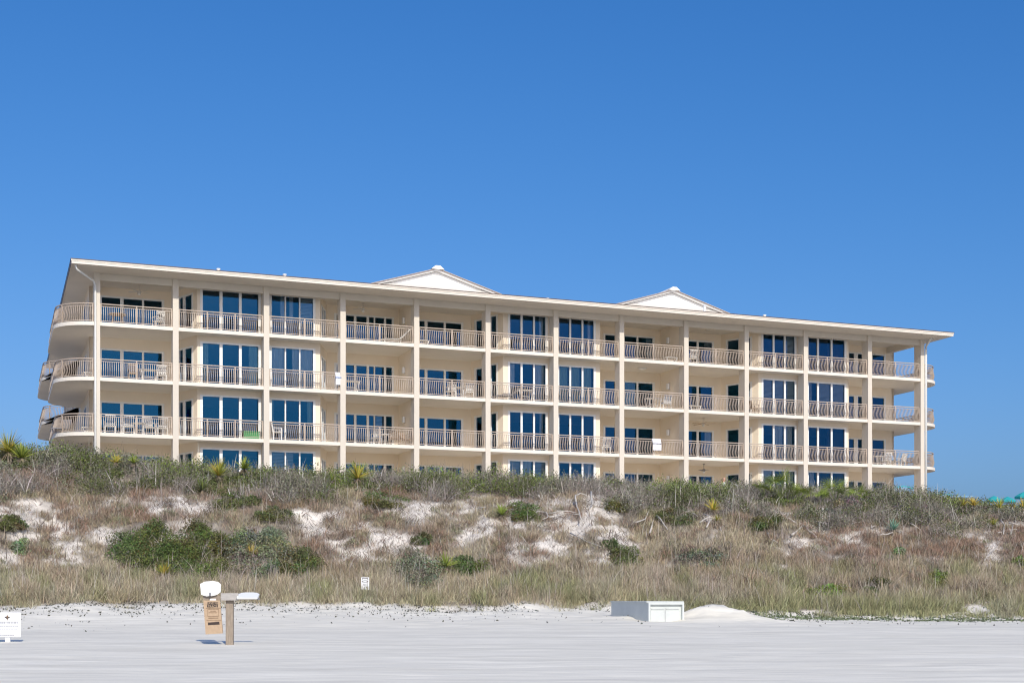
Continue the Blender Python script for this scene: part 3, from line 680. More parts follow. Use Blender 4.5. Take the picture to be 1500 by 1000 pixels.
MB().hexa([(X(307.6),-.207,Z(915)),(X(324.4),-.207,Z(914)),(X(324.4),-.2,Z(914)),(X(307.6),-.2,Z(915)),(X(307.4),-.207,Z(911.2)),(X(323.8),-.207,Z(910)),(X(323.8),-.2,Z(910)),(X(307.4),-.2,Z(911.2))]).build('printed_block',M['ink'],bag)

# white beach sign at the left edge
Y2=33.0; u2=Y2/2000; xs=(11.5-750)*u2; zg2=gz(xs,Y2)
S=empty('beach_sign',(xs,Y2,zg2),0,'white notice board with a fleur-de-lis emblem at the left edge of the beach','sign')
MB().box(-3.6*u2,3.4*u2,-.02,.03,-.3,34*u2).build('sign_post',M['signw'],S)
bo=MB().box(-19.5*u2,19.7*u2,-.045,-.021,7.2*u2,43*u2).build('board',M['signw'],S)
def fleur(cx,cz_,k,parent,y):
    def blob(P,m): 
        q=MB(); n=len(P)
        for yy in (y,y+.004): q.v+=[(cx+a*k,yy,cz_+b*k) for a,b in P]
        q.f=[tuple(range(n)),tuple(range(2*n-1,n-1,-1))]+[(i,n+i,n+(i+1)%n,(i+1)%n) for i in range(n)]; q.build('emblem',m,parent)
    blob([(0,1),(-.25,.65),(-.28,.35),(-.12,0),(-.1,-.3),(-.22,-.85),(0,-1),(.22,-.85),(.1,-.3),(.12,0),(.28,.35),(.25,.65)],M['gold'])
    for s in (-1,1): blob([(s*.14,-.1),(s*.3,.3),(s*.6,.42),(s*.9,.2),(s*.95,-.1),(s*.78,-.22),(s*.6,0),(s*.35,-.2),(s*.14,-.25)][::s],M['ink'])
    blob([(-.45,-.2),(.45,-.2),(.45,-.34),(-.45,-.34)],M['ink'])
fleur(.2*u2,35.5*u2,4*u2,bo,-.051)
ln=MB(); random.seed(3)
def words_line(z,a,b,h):
    x=a
    while x<b:
        w_=random.uniform(1.2,3.4); ln.box(x*u2,min(x+w_,b)*u2,-.0475,-.0455,z*u2,(z+h)*u2); x+=w_+.6
words_line(27.2,-16.5,15.5,1.5); words_line(22.6,-17,17,.6); words_line(17.6,-16,16,.6); words_line(12.8,-15.5,13.5,.6); words_line(9.0,-11,10,.8); ln.build('printed_lines',M['inkg'],bo)

# small dune notice on a thin pole
p=at(535,876); Y3=p.y; u3=Y3/2000; xq=(535-750)*u3
S=empty('dune_sign',(xq,Y3-.0,p.z),0,'small white notice with a dark header on a thin pole in the dune grass','sign')
zs=lambda py:EYE+(874-py)*u3-p.z
MB().tube([(-.03,0,-.3),(-.03,0,zs(850))],.018,6).build('sign_pole',M['steel'],S)
bo=MB().box(-5.9*u3,5.9*u3,-.04,-.02,zs(863.3),zs(845)).build('board',M['signw'],S)
q=MB(); q.box(-4.6*u3,4.6*u3,-.043,-.041,zs(847.2),zs(846.2)); q.box(-4.6*u3,-3.9*u3,-.043,-.041,zs(849),zs(847.2)); q.box(3.9*u3,4.6*u3,-.043,-.041,zs(849),zs(847.2))
q.box(-4.6*u3,-2.6*u3,-.043,-.041,zs(852),zs(850.4)); q.box(2.2*u3,4.6*u3,-.043,-.041,zs(852),zs(850.4)); q.box(-2.6*u3,2.2*u3,-.043,-.041,zs(852.4),zs(851.9))
q.box(-.9*u3,-.2*u3,-.043,-.041,zs(860.8),zs(858.8)); q.box(1.4*u3,2.9*u3,-.043,-.041,zs(860.8),zs(858.6)); q.build('printed_header',M['ink'],bo)
q=MB(); 
for a,b,c in ((-3,.8,854.6),(-2.2,.5,856.2),(-2.6,2.4,848.8)): q.box(a*u3,b*u3,-.043,-.041,zs(c+.6),zs(c))
q.build('printed_lines',M['inkg'],bo)

# storage box
Yb=46.0; xb=(948-750)/2000*Yb; 
ub=Yb/2000; zb0=EYE+(874-918)*ub; hb=(918-881)*ub; BW=55*ub*1.0
Bx=empty('storage_box',(xb,Yb,zb0),R(1.5),'white painted wooden storage box half sunk in the sand beside a sand heap','storage box')
BL=3.2; bxm=MB()
ang=R(16.5)   # the long side runs back to the left
ux,uy=-math.sin(ang),math.cos(ang); DX,DY=ux*BL,uy*BL
bxm.hexa([(0,0,0),(BW,0.42,0),(BW+DX,.42+DY,0),(DX,DY,0),(0,0,hb-.02),(BW,.42,hb-.02),(BW+DX,.42+DY,hb-.02),(DX,DY,hb-.02)])
bxm.build('body',M['box'],Bx)
fx=Vector((BW,.42,0)); fl=fx.length; fu=fx/fl; fo=Vector((fu.y,-fu.x,0))
def fb(m_,a,b,c,d,k0,k1):   # panel on the front face: a..b across (0-1), c..d up (m)
    P=[]
    for z_ in (c,d):
        for t,k in ((a,k1),(b,k1),(b,k0),(a,k0)): v=fu*(t*fl)+fo*k; P.append((v.x,v.y,z_))
    return m_.hexa(P)
q=MB(); fb(q,0,.05,0,hb-.02,.002,.11); fb(q,.95,1,0,hb-.02,.002,.11); fb(q,.05,.95,hb-.09,hb-.02,.002,.11); fb(q,.05,.95,0,.14,.002,.05); q.build('frame',M['box'],Bx)
for a,b in ((.085,.485),(.50,.90)):
    q=MB(); fb(q,a,b,.15,hb-.21,.003,.028); dr=q.build('door',M['box'],Bx)
    q=MB(); fb(q,a+.02,b-.02,hb-.25,hb-.225,.03,.065); q.build('door_trim',M['box'],dr)
q=MB(); fb(q,.488,.497,.12,hb-.21,.03,.034); q.build('latch_bar',M['grey'],Bx)
q=MB(); o=.03
q.hexa([(-o,-.06,hb-.018),(BW+o,.42-.06,hb-.018),(BW+DX+o,.42+DY+o,hb-.018),(DX-o,DY+o,hb-.018),(-o,-.06,hb+.02),(BW+o,.42-.06,hb+.02),(BW+DX+o,.42+DY+o,hb+.02),(DX-o,DY+o,hb+.02)]); q.build('lid',M['box'],Bx)

# far things at the right
Yf=150.; uf=Yf/2000; c=empty('pavilion',((1345-750)*uf,Yf,EYE+3),0,'low distant building with a pale blue roof behind the right corner pier','building')
def fz(py): return (874-py)*uf-3
a=[(1290,712),(1306,706),(1326,710),(1342,709),(1356,713),(1372,719),(1412,722)]
q=MB()
for (p1,q1),(p2,q2) in zip(a,a[1:]):
    x1=(p1-1345)*uf;x2=(p2-1345)*uf; q.hexa([(x1,-3,fz(730)),(x2,-3,fz(730)),(x2,4,fz(q2)),(x1,4,fz(q1)),(x1,-3,fz(730)+.05),(x2,-3,fz(730)+.05),(x2,4,fz(q2)+.05),(x1,4,fz(q1)+.05)])
q.build('roof',M['bluer'],c)
MB().tube([((p1-1345)*uf,4,fz(q1)+.08) for p1,q1 in a],.09,6).build('ridge_cap',M['teal'],c)
MB().box((1292-1345)*uf,(1408-1345)*uf,-2.4,8,-1,fz(731)).build('wall',M['stucco'],c)
def parasol(px,py,rpx,lab,Yp=86.):
    up=Yp/2000; x=(px-750)*up; zt_=EYE+(874-py)*up; zg_=gz(x,Yp); e=empty('parasol',(x,Yp,zg_),0,lab,'parasol','teal parasols behind the dune crest')
    MB().tube([(0,0,0),(0,0,zt_-zg_)],.03,8).build('pole',M['pwhite'],e); r=rpx*up; q=MB(); n=8; h=zt_-zg_
    for rr,zz_ in ((.03,0),(r*.55,-.22*r),(r,-.5*r)): q.v+=[(rr*math.cos(k*6.2832/n),rr*math.sin(k*6.2832/n),h+zz_) for k in range(n)]
    q.f+=[(j*n+k,j*n+(k+1)%n,(j+1)*n+(k+1)%n,(j+1)*n+k) for j in (0,1) for k in range(n)]; q.v+=[(r*math.cos(k*6.2832/n),r*math.sin(k*6.2832/n),h-.5*r-.12) for k in range(n)]
    q.f+=[(2*n+k,2*n+(k+1)%n,3*n+(k+1)%n,3*n+k) for k in range(n)]; q.build('canopy',M['teal'],e)
parasol(1456,726,12,'leftmost of the three teal parasols behind the crest at the right edge')
parasol(1476,727,12,'middle one of the three teal parasols behind the crest at the right edge')
parasol(1500,720,14,'teal parasol cut by the right edge of the photo, highest of the three')

# ---------------------------------------------------------------- vegetation
def blades(pos,length,width,colr,lean=.5,updir=None,droop=.25):
    n=len(pos); a=rng.random(n)*6.2832; l=rng.random(n)*lean; d=np.stack([np.cos(a)*l,np.sin(a)*l,np.ones(n)],-1)
    if updir is not None: d=updir.copy()
    d/=np.linalg.norm(d,axis=1,keepdims=True); L_=length[:,None]
    b=rng.random(n)*6.2832; sd=np.stack([np.cos(b),np.sin(b)*.4,np.zeros(n)],-1)*width[:,None]/2
    hz=d*[1,1,0]; m_=pos+d*L_*.55; t=pos+d*L_+hz*L_*droop-np.array([0,0,1])*L_*droop*.35*np.linalg.norm(hz,axis=1,keepdims=True)
    V=np.stack([pos-sd,pos+sd,m_+sd*.8,m_-sd*.8,t+sd*.15,t-sd*.15],1).reshape(-1,3)
    k=np.arange(n)[:,None]*6; F=np.concatenate([k+[0,1,2,3],k+[3,2,4,5]],1).reshape(-1,4)
    return V,F,np.repeat(colr,6,0)
def leaves(pos,size,colr,up=.3):
    n=len(pos); u=rng.normal(size=(n,3)); u[:,2]*=.8; u/=np.linalg.norm(u,axis=1,keepdims=True)
    w=rng.normal(size=(n,3)); v=np.cross(u,w); v/=np.linalg.norm(v,axis=1,keepdims=True); s=size[:,None]
    V=np.stack([pos-u*s*.5,pos+v*s*.27,pos+u*s*.5,pos-v*s*.27],1).reshape(-1,3)
    return V,np.arange(n*4).reshape(-1,4),np.repeat(colr,4,0)
def merge(L_):
    V=[];F=[];C=[];o=0
    for v,f,c in L_: V.append(v);F.append(f+o);C.append(c);o+=len(v)
    return np.concatenate(V),np.concatenate(F),np.concatenate(C)
def cj(base,n,j=.25,h=.12):
    c=np.array(base)[None]*(1+(rng.random((n,1))-.5)*2*j); return np.clip(c*(1+(rng.random((n,3))-.5)*h),.005,.9)
TAN=(.40,.34,.235);GRN=(.24,.26,.12);BRN=(.285,.195,.14);GRY=(.38,.34,.30);OLV=(.30,.29,.15)
SG=(.115,.135,.045);SGG=(.19,.195,.125);STW=(.25,.22,.19);BG=(.19,.25,.055);DKG=(.085,.12,.04)
SH=[(256,825,30,30,SG,'dark green shrub filling the dip between the two big mounds, lower left slope'),
(208,802,54,42,SG,'dark green low shrub, leftmost of the two big mounds on the lower left slope'),
(300,808,58,48,SG,'big dark green shrub mound left of the yellow palmetto, lower left slope'),
(375,812,60,46,SGG,'grey green shrub mound behind the wooden post, lower left slope'),
(435,830,36,26,SG,'dark green shrub at the right end of the big left mounds'),
(340,735,42,14,SG,'dark green shrub under the crest right of the skirted yucca'),
(400,755,28,12,SG,'small dark green shrub under the crest left of the first bare sand patch'),
(612,838,38,30,SGG,'pale grey green round shrub right of the small dune sign'),
(690,832,32,18,SG,'green shrub right of the bright yellow green yucca'),
(618,792,14,9,DKG,'small dark shrub above the grey green round shrub'),
(560,735,34,13,SG,'green shrub hanging over bare sand under the crest, left of centre'),
(650,700,20,12,BG,'bright green shrub at the crest left of centre'),
(765,750,28,14,SG,'dark green shrub left of the big bare root'),
(915,815,28,16,SG,'green shrub right of the bare sand scar'),
(895,800,12,8,DKG,'small dark shrub at the edge of the bare sand scar'),
(1022,818,36,15,SGG,'low spreading grey green shrub above the storage box'),
(992,757,30,13,SG,'green shrub under the crest among the bare roots'),
(1118,765,30,14,SG,'green shrub left of the fallen white trunk'),
(915,742,24,16,SG,'green shrub at the right edge of the bare sand scar top'),
(1282,860,24,13,DKG,'dark bright leaved shrub on the lower right slope, left one of two'),
(1376,848,14,14,BG,'upright green shrub on the lower right slope, right one of two'),
(15,770,22,14,SG,'dark green shrub at the left edge of the dune slope'),
(28,802,15,9,(.2,.3,.15),'small pale green shrub at the left edge under the dark one'),
(1322,808,8,5,(.2,.3,.15),'tiny green shrub in the middle of the right slope'),
(1495,828,10,10,BG,'small green shrub at the right edge of the slope'),
(1210,868,36,10,BG,'yellow green low shrub at the foot of the right slope'),
(1450,690+32,22,14,SGG,'grey shrub on the crest near the right edge'),
(1345,752,34,20,(.16,.15,.11),'dark grey twiggy shrub mound under the right corner pier'),
(1235,745,30,20,(.2,.18,.14),'grey twiggy shrub mound right of the fallen white trunk')]
def in_shrub(px,py):
    m=np.zeros(px.shape,bool)
    for a in SH: m|=((px-a[0])/(a[2]*.95))**2+((py-a[1]-4)/(a[3]*1.0))**2<1
    return m
# --- dune grass
def sample(n,t0,t1):
    px=rng.uniform(-80,1580,n); t=rng.uniform(t0,t1,n); Y=zt_of(px)+t; X=(px-750)/2000*Y; Z=terr(X,Y); return X,Y,Z,px,t
X_,Y_,Z_,px_,t_=sample(62000,-1.2,16); _,py_=pxpy(X_,Y_,Z_)
b=bare(px_,py_); keep=rng.random(len(X_))<np.clip((1-b)**1.6+.06,0,1)*np.clip(.25+2.6*(fbm(X_*1.1,Y_*1.1,33,3)-.22),.12,1)*np.where(t_<.2,.25+.1*t_,1)*np.where(t_<0,(1.2+t_)*.5,1)
keep&=~((t_<1)&(fbm(px_*.03,t_,31)<.42)&(t_<.6))
# keep the grass off the box
keep&=~((X_>2.6)&(X_<8.6)&(Y_<49.8))
keep&=~(in_shrub(px_,py_)&(rng.random(len(X_))<.93))
X_,Y_,Z_,px_,t_,py_,b=[q[keep] for q in (X_,Y_,Z_,px_,t_,py_,b)]
nt_=len(X_); nb=13; zone=fbm(px_*.012,py_*.03,41,3); z2=fbm(px_*.03,py_*.06,43,3)
lowz=np.clip((py_-815)/30,0,1); brn=np.clip((zone-.42)*5+np.clip((px_-900)/120,0,1)*.45,0,1)*(1-lowz*.75)
TC=(np.array(TAN)[None]*(1-brn[:,None])+np.array(BRN)[None]*brn[:,None])
gz_=np.clip((z2-.5)*5,0,1)*(.25+.5*lowz); gz_=np.maximum(gz_,np.clip((py_-872)/18,0,1)*np.where(px_>850,.7,.35)); TC=TC*(1-gz_[:,None])+np.array(GRN)[None]*gz_[:,None]
gy_=np.clip((fbm(px_*.05,py_*.05,47,2)-.5)*4,0,1)*.4; TC=TC*(1-gy_[:,None])+np.array(GRY)[None]*gy_[:,None]
TL=.17+.20*lowz+.24*rng.random(nt_)**1.5; TL*=np.where(t_<.6,.55,1)*(1-.35*b)
P=np.repeat(np.stack([X_,Y_,Z_-.03],-1),nb,0)+rng.normal(size=(nt_*nb,3))*[.13,.13,0]
C_=np.repeat(TC*(.72+.56*rng.random((nt_,1))),nb,0)*(.5+1.0*rng.random((nt_*nb,1))); C_*=(1+(rng.random(C_.shape)-.5)*.15)
Lh=np.repeat(TL,nb)*(.5+.9*rng.random(nt_*nb)); Wd=.010+.014*rng.random(nt_*nb)
V,F,Cc=blades(P,Lh,Wd,C_,lean=1.25); gr=npmesh('dune_grass',V,F,4,M['grass'],Cc); tag(gr,'dry tan and greenish grass covering the dune slope','grass',kind='stuff')
# taller seed stalks
X_,Y_,Z_,px_,t_=sample(2600,.5,14); _,py_=pxpy(X_,Y_,Z_); k=rng.random(len(X_))<(1-bare(px_,py_)); P=np.stack([X_,Y_,Z_],-1)[k]; n=len(P)
V,F,Cc=blades(P,.6+.6*rng.random(n),.016+.01*rng.random(n),cj(GRY,n),lean=.6,droop=.35); o=npmesh('seed_stalks',V,F,4,M['grass'],Cc); tag(o,'pale dry seed stalks standing above the dune grass','grass',kind='stuff')
# litter of twigs on the bare sand
X_,Y_,Z_,px_,t_=sample(60000,2,17); _,py_=pxpy(X_,Y_,Z_); k=rng.random(len(X_))<np.clip(bare(px_,py_)*1.1,0,1); P=np.stack([X_,Y_,Z_+.015],-1)[k]; n=len(P)
a=rng.random(n)*6.28; ud=np.stack([np.cos(a),np.sin(a)*.5,.3+.8*rng.random(n)],-1)
V,F,Cc=blades(P,.12+.5*rng.random(n)**2,.014+.032*rng.random(n)**2,np.where(rng.random((n,1))<.6,cj((.17,.13,.10),n,.6),cj(GRY,n,.3)),updir=ud); o=npmesh('twig_litter',V,F,4,M['grass'],Cc); tag(o,'fallen twigs and roots scattered on the bare dune sand','debris',kind='stuff')
# wrack on the beach sand below the toe
px=rng.uniform(-40,1540,9000); t=-rng.exponential(1.6,9000)+.6; k=fbm(px*.02,t*.8,51,3)>.40; px=px[k]; t=t[k]; t=np.where(px>1150,t*1.3,t); Y=zt_of(px)+t; k=Y>36; px=px[k];Y=Y[k]; X_=(px-750)/2000*Y; n=len(X_)
P=np.stack([X_,Y,terr(X_,Y)+.02],-1)
V,F,Cc=leaves(P,.03+.10*rng.random(n)**2.5,cj((.10,.10,.08),n,.5)); o=npmesh('beach_wrack',V,F,4,M['grass'],Cc); tag(o,'small dark bits of seaweed and leaf litter on the white sand','debris',kind='stuff')

px=rng.uniform(1000,1580,7000); t=rng.normal(size=7000)*1.3-1.2; k=(fbm(px*.03,t*1.2,52,3)>.44)&(t>-5); px=px[k];t=t[k]; Y=zt_of(px)+t; X_=(px-750)/2000*Y; n=len(X_)
P=np.stack([X_,Y,terr(X_,Y)+.03],-1); V,F,Cc=leaves(P,.05+.08*rng.random(n),cj((.14,.17,.09),n,.6)); o=npmesh('creeping_vine',V,F,4,M['veg'],Cc); tag(o,'low creeping green plants spreading onto the sand at the right','ground cover',kind='stuff')
# --- scrub on the crest
def clump(c,rx,ry,rz,n,base,lsz=.075,gap=.45,shell=.55):
    th=rng.random(n)*6.2832; ph=np.arccos(1-rng.random(n)*1.05); r=shell+(1-shell)*rng.random(n)**.7
    dx=np.sin(ph)*np.cos(th);dy=np.sin(ph)*np.sin(th);dz=np.cos(ph)
    lump=.75+.5*vnoise(dx*3+c[0],dy*3+dz*3+c[1],7)
    p=np.stack([dx*rx,dy*ry,dz*rz],-1)*(r*lump)[:,None]+np.array(c)[None]
    cc=cj(base,n,.6,.25); return p,cc
YG=(.30,.34,.06);YL=(.52,.40,.08);GG=(.19,.25,.05)
YU=[(12,655,26,(YG,YL),'yellow green yucca clump on the crest at the left edge, lower of two'),(16,640,16,(YL,YG),'yellow tipped yucca on the crest at the left edge, higher of two'),
(32,668,20,(YG,GG),'green yucca right of the clump at the left edge'),
(196,657,10,(YG,GG),'small yucca on the crest under the left balcony'),(170,655,9,(YG,YL),'smaller yucca on the crest left of its twin under the left balcony'),
(320,694,21,(YG,YL),'large yellow green yucca on the upper slope under the second column'),(296,716,17,(GG,SGG),'dark green yucca with a grey dead skirt under the second column'),
(357,664,15,(YG,GG),'yucca standing against the ground floor windows on the crest'),
(524,698,20,(YG,YL),'yellow green yucca under the fourth column'),(486,674,11,(YG,GG),'small pale yucca on the crest left of the fourth column'),
(735,752,13,(GG,GG),'single green yucca rosette on the bare sand under the crest'),
(240,840,15,(YL,YG),'yellow yucca left of the wooden post at the foot of the dark mound'),(368,813,14,(YL,YL),'orange yellow yucca inside the dark mound right of the white lid'),
(653,828,17,(YG,BG),'bright yellow green yucca on the lower slope near centre'),
(1045,745,13,(YG,YL),'yellow yucca among roots under the crest right of centre'),
(1050,762,8,(YL,YG),'small yellow yucca below its larger neighbour right of centre'),
(1410,732,12,(YG,YL),'yellow green yucca on the crest right of the corner pier, left one of a pair'),(1426,736,10,(YL,YL),'pale yellow yucca on the crest right of the corner pier, right one of a pair'),
(1464,731,13,(YG,YL),'yellow green yucca in front of the teal parasols'),(1484,736,11,(YL,YG),'yellow yucca right in front of the right parasol'),(1498,740,11,(YL,GG),'yucca cut by the right edge of the photo'),
(1309,774,13,((.14,.28,.2),(.2,.34,.26)),'blue green agave like rosette above a white branch on the right slope'),
(1455,768,9,(YG,YL),'small yellowish yucca left of the bare branches at the right edge')]
PM=[(1142,704,24,'fan palmetto on the crest between the tenth and eleventh columns'),(1118,708,14,'smaller fan palmetto just right of the tenth column',8),
(1172,718,18,'low fan palmetto in front of the eleventh column'),(1224,716,24,'wide fan palmetto in front of the bay windows near the right end'),
(1203,722,14,'low fan palmetto left of the wide one near the right end',8),(1256,720,18,'fan palmetto just left of the twelfth column')]
SPOTS=[(at(a[0],a[1]+a[2]*.85),a[2]) for a in YU+PM]+[(Vector(bw(s_of(1060,.9),.9)),16)]
nC=2600; px=rng.uniform(-90,1590,nC); tt=rng.uniform(11,30,nC)
y3v=12.7+ (fbm(px*.02,px*0+2,61,4)-.5)*6; k=(tt>y3v)&((tt<22)|(rng.random(nC)<.5)); px=px[k];tt=tt[k]
P1=[];C1=[];P2=[];L2=[];C2=[]
for x,t in zip(px,tt):
    Y=float(zt_of(x))+t; X__=(x-750)/2000*Y; z=gz(X__,Y)
    # stay clear of the building
    s=(X__-P0[0])*CT+(Y-P0[1])*ST; d=-(X__-P0[0])*ST+(Y-P0[1])*CT
    if d>-.9 and -3<s<END+3: continue
    if d>-.9 and s>=END+3 and Y>96: continue
    v=float(fbm(np.array([x*.014]),np.array([t*.35]),71,3)[0]); v2=random.random()
    rz=random.uniform(.65,1.2)*(.8 if t<14 else 1); r=random.uniform(.55,1.05)
    if x>1400: rz*=.8
    for q_,rp in SPOTS:
        w_=rp*q_.y/2000+.25
        if abs(X__-q_.x*Y/q_.y)<w_ and -3.2<Y-q_.y<.5: rz=min(rz,.38); r=min(r,.5)
    crest=t>16.5
    if v+.4*(v2-.5)>.63: base=STW; dens=.35
    elif v+.3*(random.random()-.5)>.47: base=SGG; dens=.8
    elif crest and 480<x<1040 and v2<.8: base=BG; dens=1
    elif crest and v2<.3: base=BG; dens=1
    else: base=SG; dens=1
    if t<14.6 and v2>.55: base=STW; dens=.25
    if t>24: dens*=.6
    gp,gq=pxpy(X__,Y,z)
    if gq>726 and any(((gp-e_[0])/(e_[2]*.9))**2+((gq-e_[1])/e_[3])**2<1 for e_ in BARE): continue
    n=int(480*dens*r)
    if n>20:
        p,c=clump((X__,Y,z+.05),r,r,rz,n,base); P1.append(p);C1.append(c)
    m=int(60*r*(1.9 if base is STW else .5)); th=rng.random(m)*6.28; rr=rng.random(m)**.5*r*.6
    P2.append(np.stack([X__+np.cos(th)*rr,Y+np.sin(th)*rr,np.full(m,z)],-1)); L2.append(rz*(.6+.7*rng.random(m))); C2.append(cj(STW,m,.35,.1))
P1=np.concatenate(P1);C1=np.concatenate(C1)
V,F,Cc=leaves(P1,.06+.05*rng.random(len(P1)),C1)
P2=np.concatenate(P2);L2=np.concatenate(L2);C2=np.concatenate(C2)
P3=P2[::9]+rng.normal(size=P2[::9].shape)*[.2,.2,0]+[0,0,.1]; vt=blades(P2,L2,.010+.014*rng.random(len(P2)),C2*(.6+.7*rng.random((len(P2),1))),lean=1.3,droop=.1)
v3=blades(P3,L2[::9]*1.15,.02+.03*rng.random(len(P3))**2,cj((.42,.39,.35),len(P3),.3),lean=2.2,droop=.3)
V,F,Cc=merge([(V,F,Cc),vt,v3]); o=npmesh('coastal_scrub',V,F,4,M['veg'],Cc); tag(o,'dense grey green scrub along the crest of the dune','scrub',kind='stuff')

# --- single shrubs on the slope
def shrub(px,py,rxp,ryp,base,label,dens=1.0,tw=.5):
    p=at(px,py+ryp*.8); u_=p.y/2000; rx=rxp*u_; rz=min(ryp*u_*1.0,1.5); hgt=ryp*u_
    e=empty('shrub',p,0,label,'shrub','shrubs on the dune slope')
    ns=max(3,int(6+rx*hgt*20)); n=ns*420; PP=[];CC=[]
    hc=min(.62,max(.3,hgt*.8))
    for i in range(ns):
        a_=random.uniform(0,6.2832); q_=math.sqrt(random.random())*.9; w_=at(px+math.cos(a_)*q_*rxp*.92,py+math.sin(a_)*q_*ryp*.85+.35*hc/u_,y0=40)
        r=random.uniform(.35,.7)*min(1,max(.45,rx)); k_,c_=clump((w_.x-p.x,w_.y-p.y,w_.z-p.z),r,r,hc*random.uniform(.8,1.25),max(60,n//ns),[b_*random.uniform(.75,1.25) for b_ in base]); PP.append(k_);CC.append(c_)
    PP=np.concatenate(PP);CC=np.concatenate(CC); V,F,Cc=leaves(PP,.055+.045*rng.random(len(PP)),CC); npmesh('foliage',V,F,4,M['veg'],Cc,e)
    m=int(120*rx*tw)+20; X__=rng.uniform(-rx*.8,rx*.8,m); Yq=rng.normal(size=m)*.4+.2; z=terr(X__+p.x,Yq+p.y)-p.z
    V,F,Cc=blades(np.stack([X__,Yq,z],-1),.3+.5*rng.random(m),.012+.01*rng.random(m),cj(STW,m,.3),lean=1.2); npmesh('twigs',V,F,4,M['grass'],Cc,e)
for a in SH: shrub(*a)
# low brown brush between the grass on the slope
X_,Y_,Z_,px_,t_=sample(2300,3,13.5); _,py_=pxpy(X_,Y_,Z_); k=(rng.random(len(X_))<(1-bare(px_,py_))*np.clip((fbm(X_*.5,Y_*.5,91,3)-.3)*3,.1,1))&~in_shrub(px_,py_)
PP=[];CC=[]
for x_,y_,z_ in zip(X_[k],Y_[k],Z_[k]):
    r=random.uniform(.18,.55); c=random.choice([BRN,BRN,(.22,.19,.15),(.2,.2,.11),(.16,.13,.10),(.30,.26,.2)]); q_,c_=clump((x_,y_,z_),r,r,r*random.uniform(.6,1.0),int(230*r+40),c); PP.append(q_);CC.append(c_)
PP=np.concatenate(PP);CC=np.concatenate(CC)
d=rng.normal(size=PP.shape); d[:,2]=np.abs(d[:,2])*1.3; V,F,Cc=blades(PP,.10+.16*rng.random(len(PP)),.012+.012*rng.random(len(PP)),CC,updir=d); o=npmesh('low_brush',V,F,4,M['grass'],Cc); tag(o,'low brown dried brush between the grass tufts on the dune slope','brush',kind='stuff')

# --- yuccas and palmettos
def yucca(px,py,rp,cols,label,skirt=True,n=90,squash=.9):
    rp=rp*1.15
    p=at(px,py+rp*.8); u_=p.y/2000; r=rp*u_
    zc=min(max(EYE+(874-py)*u_-p.z-.1*r,.1),.75 if rp>17 else .5)
    e=empty('yucca',p,random.random()*6,label,'yucca','yuccas on the dune')
    th=rng.random(n)*6.2832; el=rng.uniform(-.15,1.45,n); d=np.stack([np.cos(el)*np.cos(th),np.cos(el)*np.sin(th),np.sin(el)*squash],-1)
    P=np.tile([0,0,zc],(n,1))+d*.04; ci=rng.random(n); C=np.where(ci[:,None]<.5,cj(cols[0],n,.25),cj(cols[1],n,.25))
    V,F,Cc=blades(P,r*(.75+.5*rng.random(n)),.045+.02*rng.random(n),C,updir=d,droop=.05); npmesh('leaves',V,F,4,M['veg'],Cc,e)
    MB().tube([(0,0,-.1),(0,0,zc)],[.06,.045],8).build('stem',M['wood'],e)
    if skirt:
        m=n//2; th=rng.random(m)*6.2832; d=np.stack([np.cos(th)*.7,np.sin(th)*.7,-.3-.8*rng.random(m)],-1)
        V,F,Cc=blades(np.tile([0,0,zc],(m,1)),r*.7*(.6+.5*rng.random(m)),.04+0*rng.random(m),cj((.36,.29,.2),m,.3),updir=d,droop=0); npmesh('dead_leaves',V,F,4,M['grass'],Cc,e)
for a in YU: yucca(a[0],a[1],a[2],a[3],a[4],n=70 if a[2]<14 else 120)
def palmetto(px,py,rp,label,nf=13):
    p=at(px,py+rp*.9); u_=p.y/2000; r=rp*u_; r*=1.3; e=empty('palmetto',p,0,label,'palmetto','saw palmettos on the crest')
    zc=min(max(EYE+(874-py)*u_-p.z,.5),1.7); V=[];F=[];C=[];pet=MB()
    for k in range(nf):
        a=random.uniform(0,6.28); el=random.uniform(.1,1.2); d=Vector((math.cos(a)*math.cos(el),math.sin(a)*math.cos(el),math.sin(el)))
        c0=Vector((0,0,zc*.3)); c1=c0+d*r*random.uniform(.35,.65)+Vector((0,0,zc*.35)); pet.tube([c0,c1],.012,4)
        sd=d.cross(Vector((0,0,1))).normalized(); nrm=sd.cross(d); q=random.uniform(-.5,.5); sd=(sd+nrm*q).normalized(); ns=14; cb=np.array(random.choice([GG,BG,YG]))*random.uniform(.9,1.5)
        for i in range(ns):
            t=(i/(ns-1)-.5)*4.0; dd=d*math.cos(t)+sd*math.sin(t); ln_=r*.75*(.75+.25*math.cos(t))*random.uniform(.85,1.1); w_=.017
            pr=dd.cross(nrm).normalized()*w_; mid=c1+dd*ln_*.5; tip=c1+dd*ln_-Vector((0,0,1))*ln_*.12; b_=len(V)
            V+=[c1-pr*.3,c1+pr*.3,mid+pr,mid-pr,tip+pr*.1,tip-pr*.1]; F+=[(b_,b_+1,b_+2,b_+3),(b_+3,b_+2,b_+4,b_+5)]; C+=[cb*random.uniform(.8,1.2)]*1+[cb]*5
    npmesh('fronds',np.array([tuple(v) for v in V]),np.array(F),4,M['veg'],np.array(C),e); pet.build('stalks',M['stalk'],e)
for a in PM: palmetto(*a)

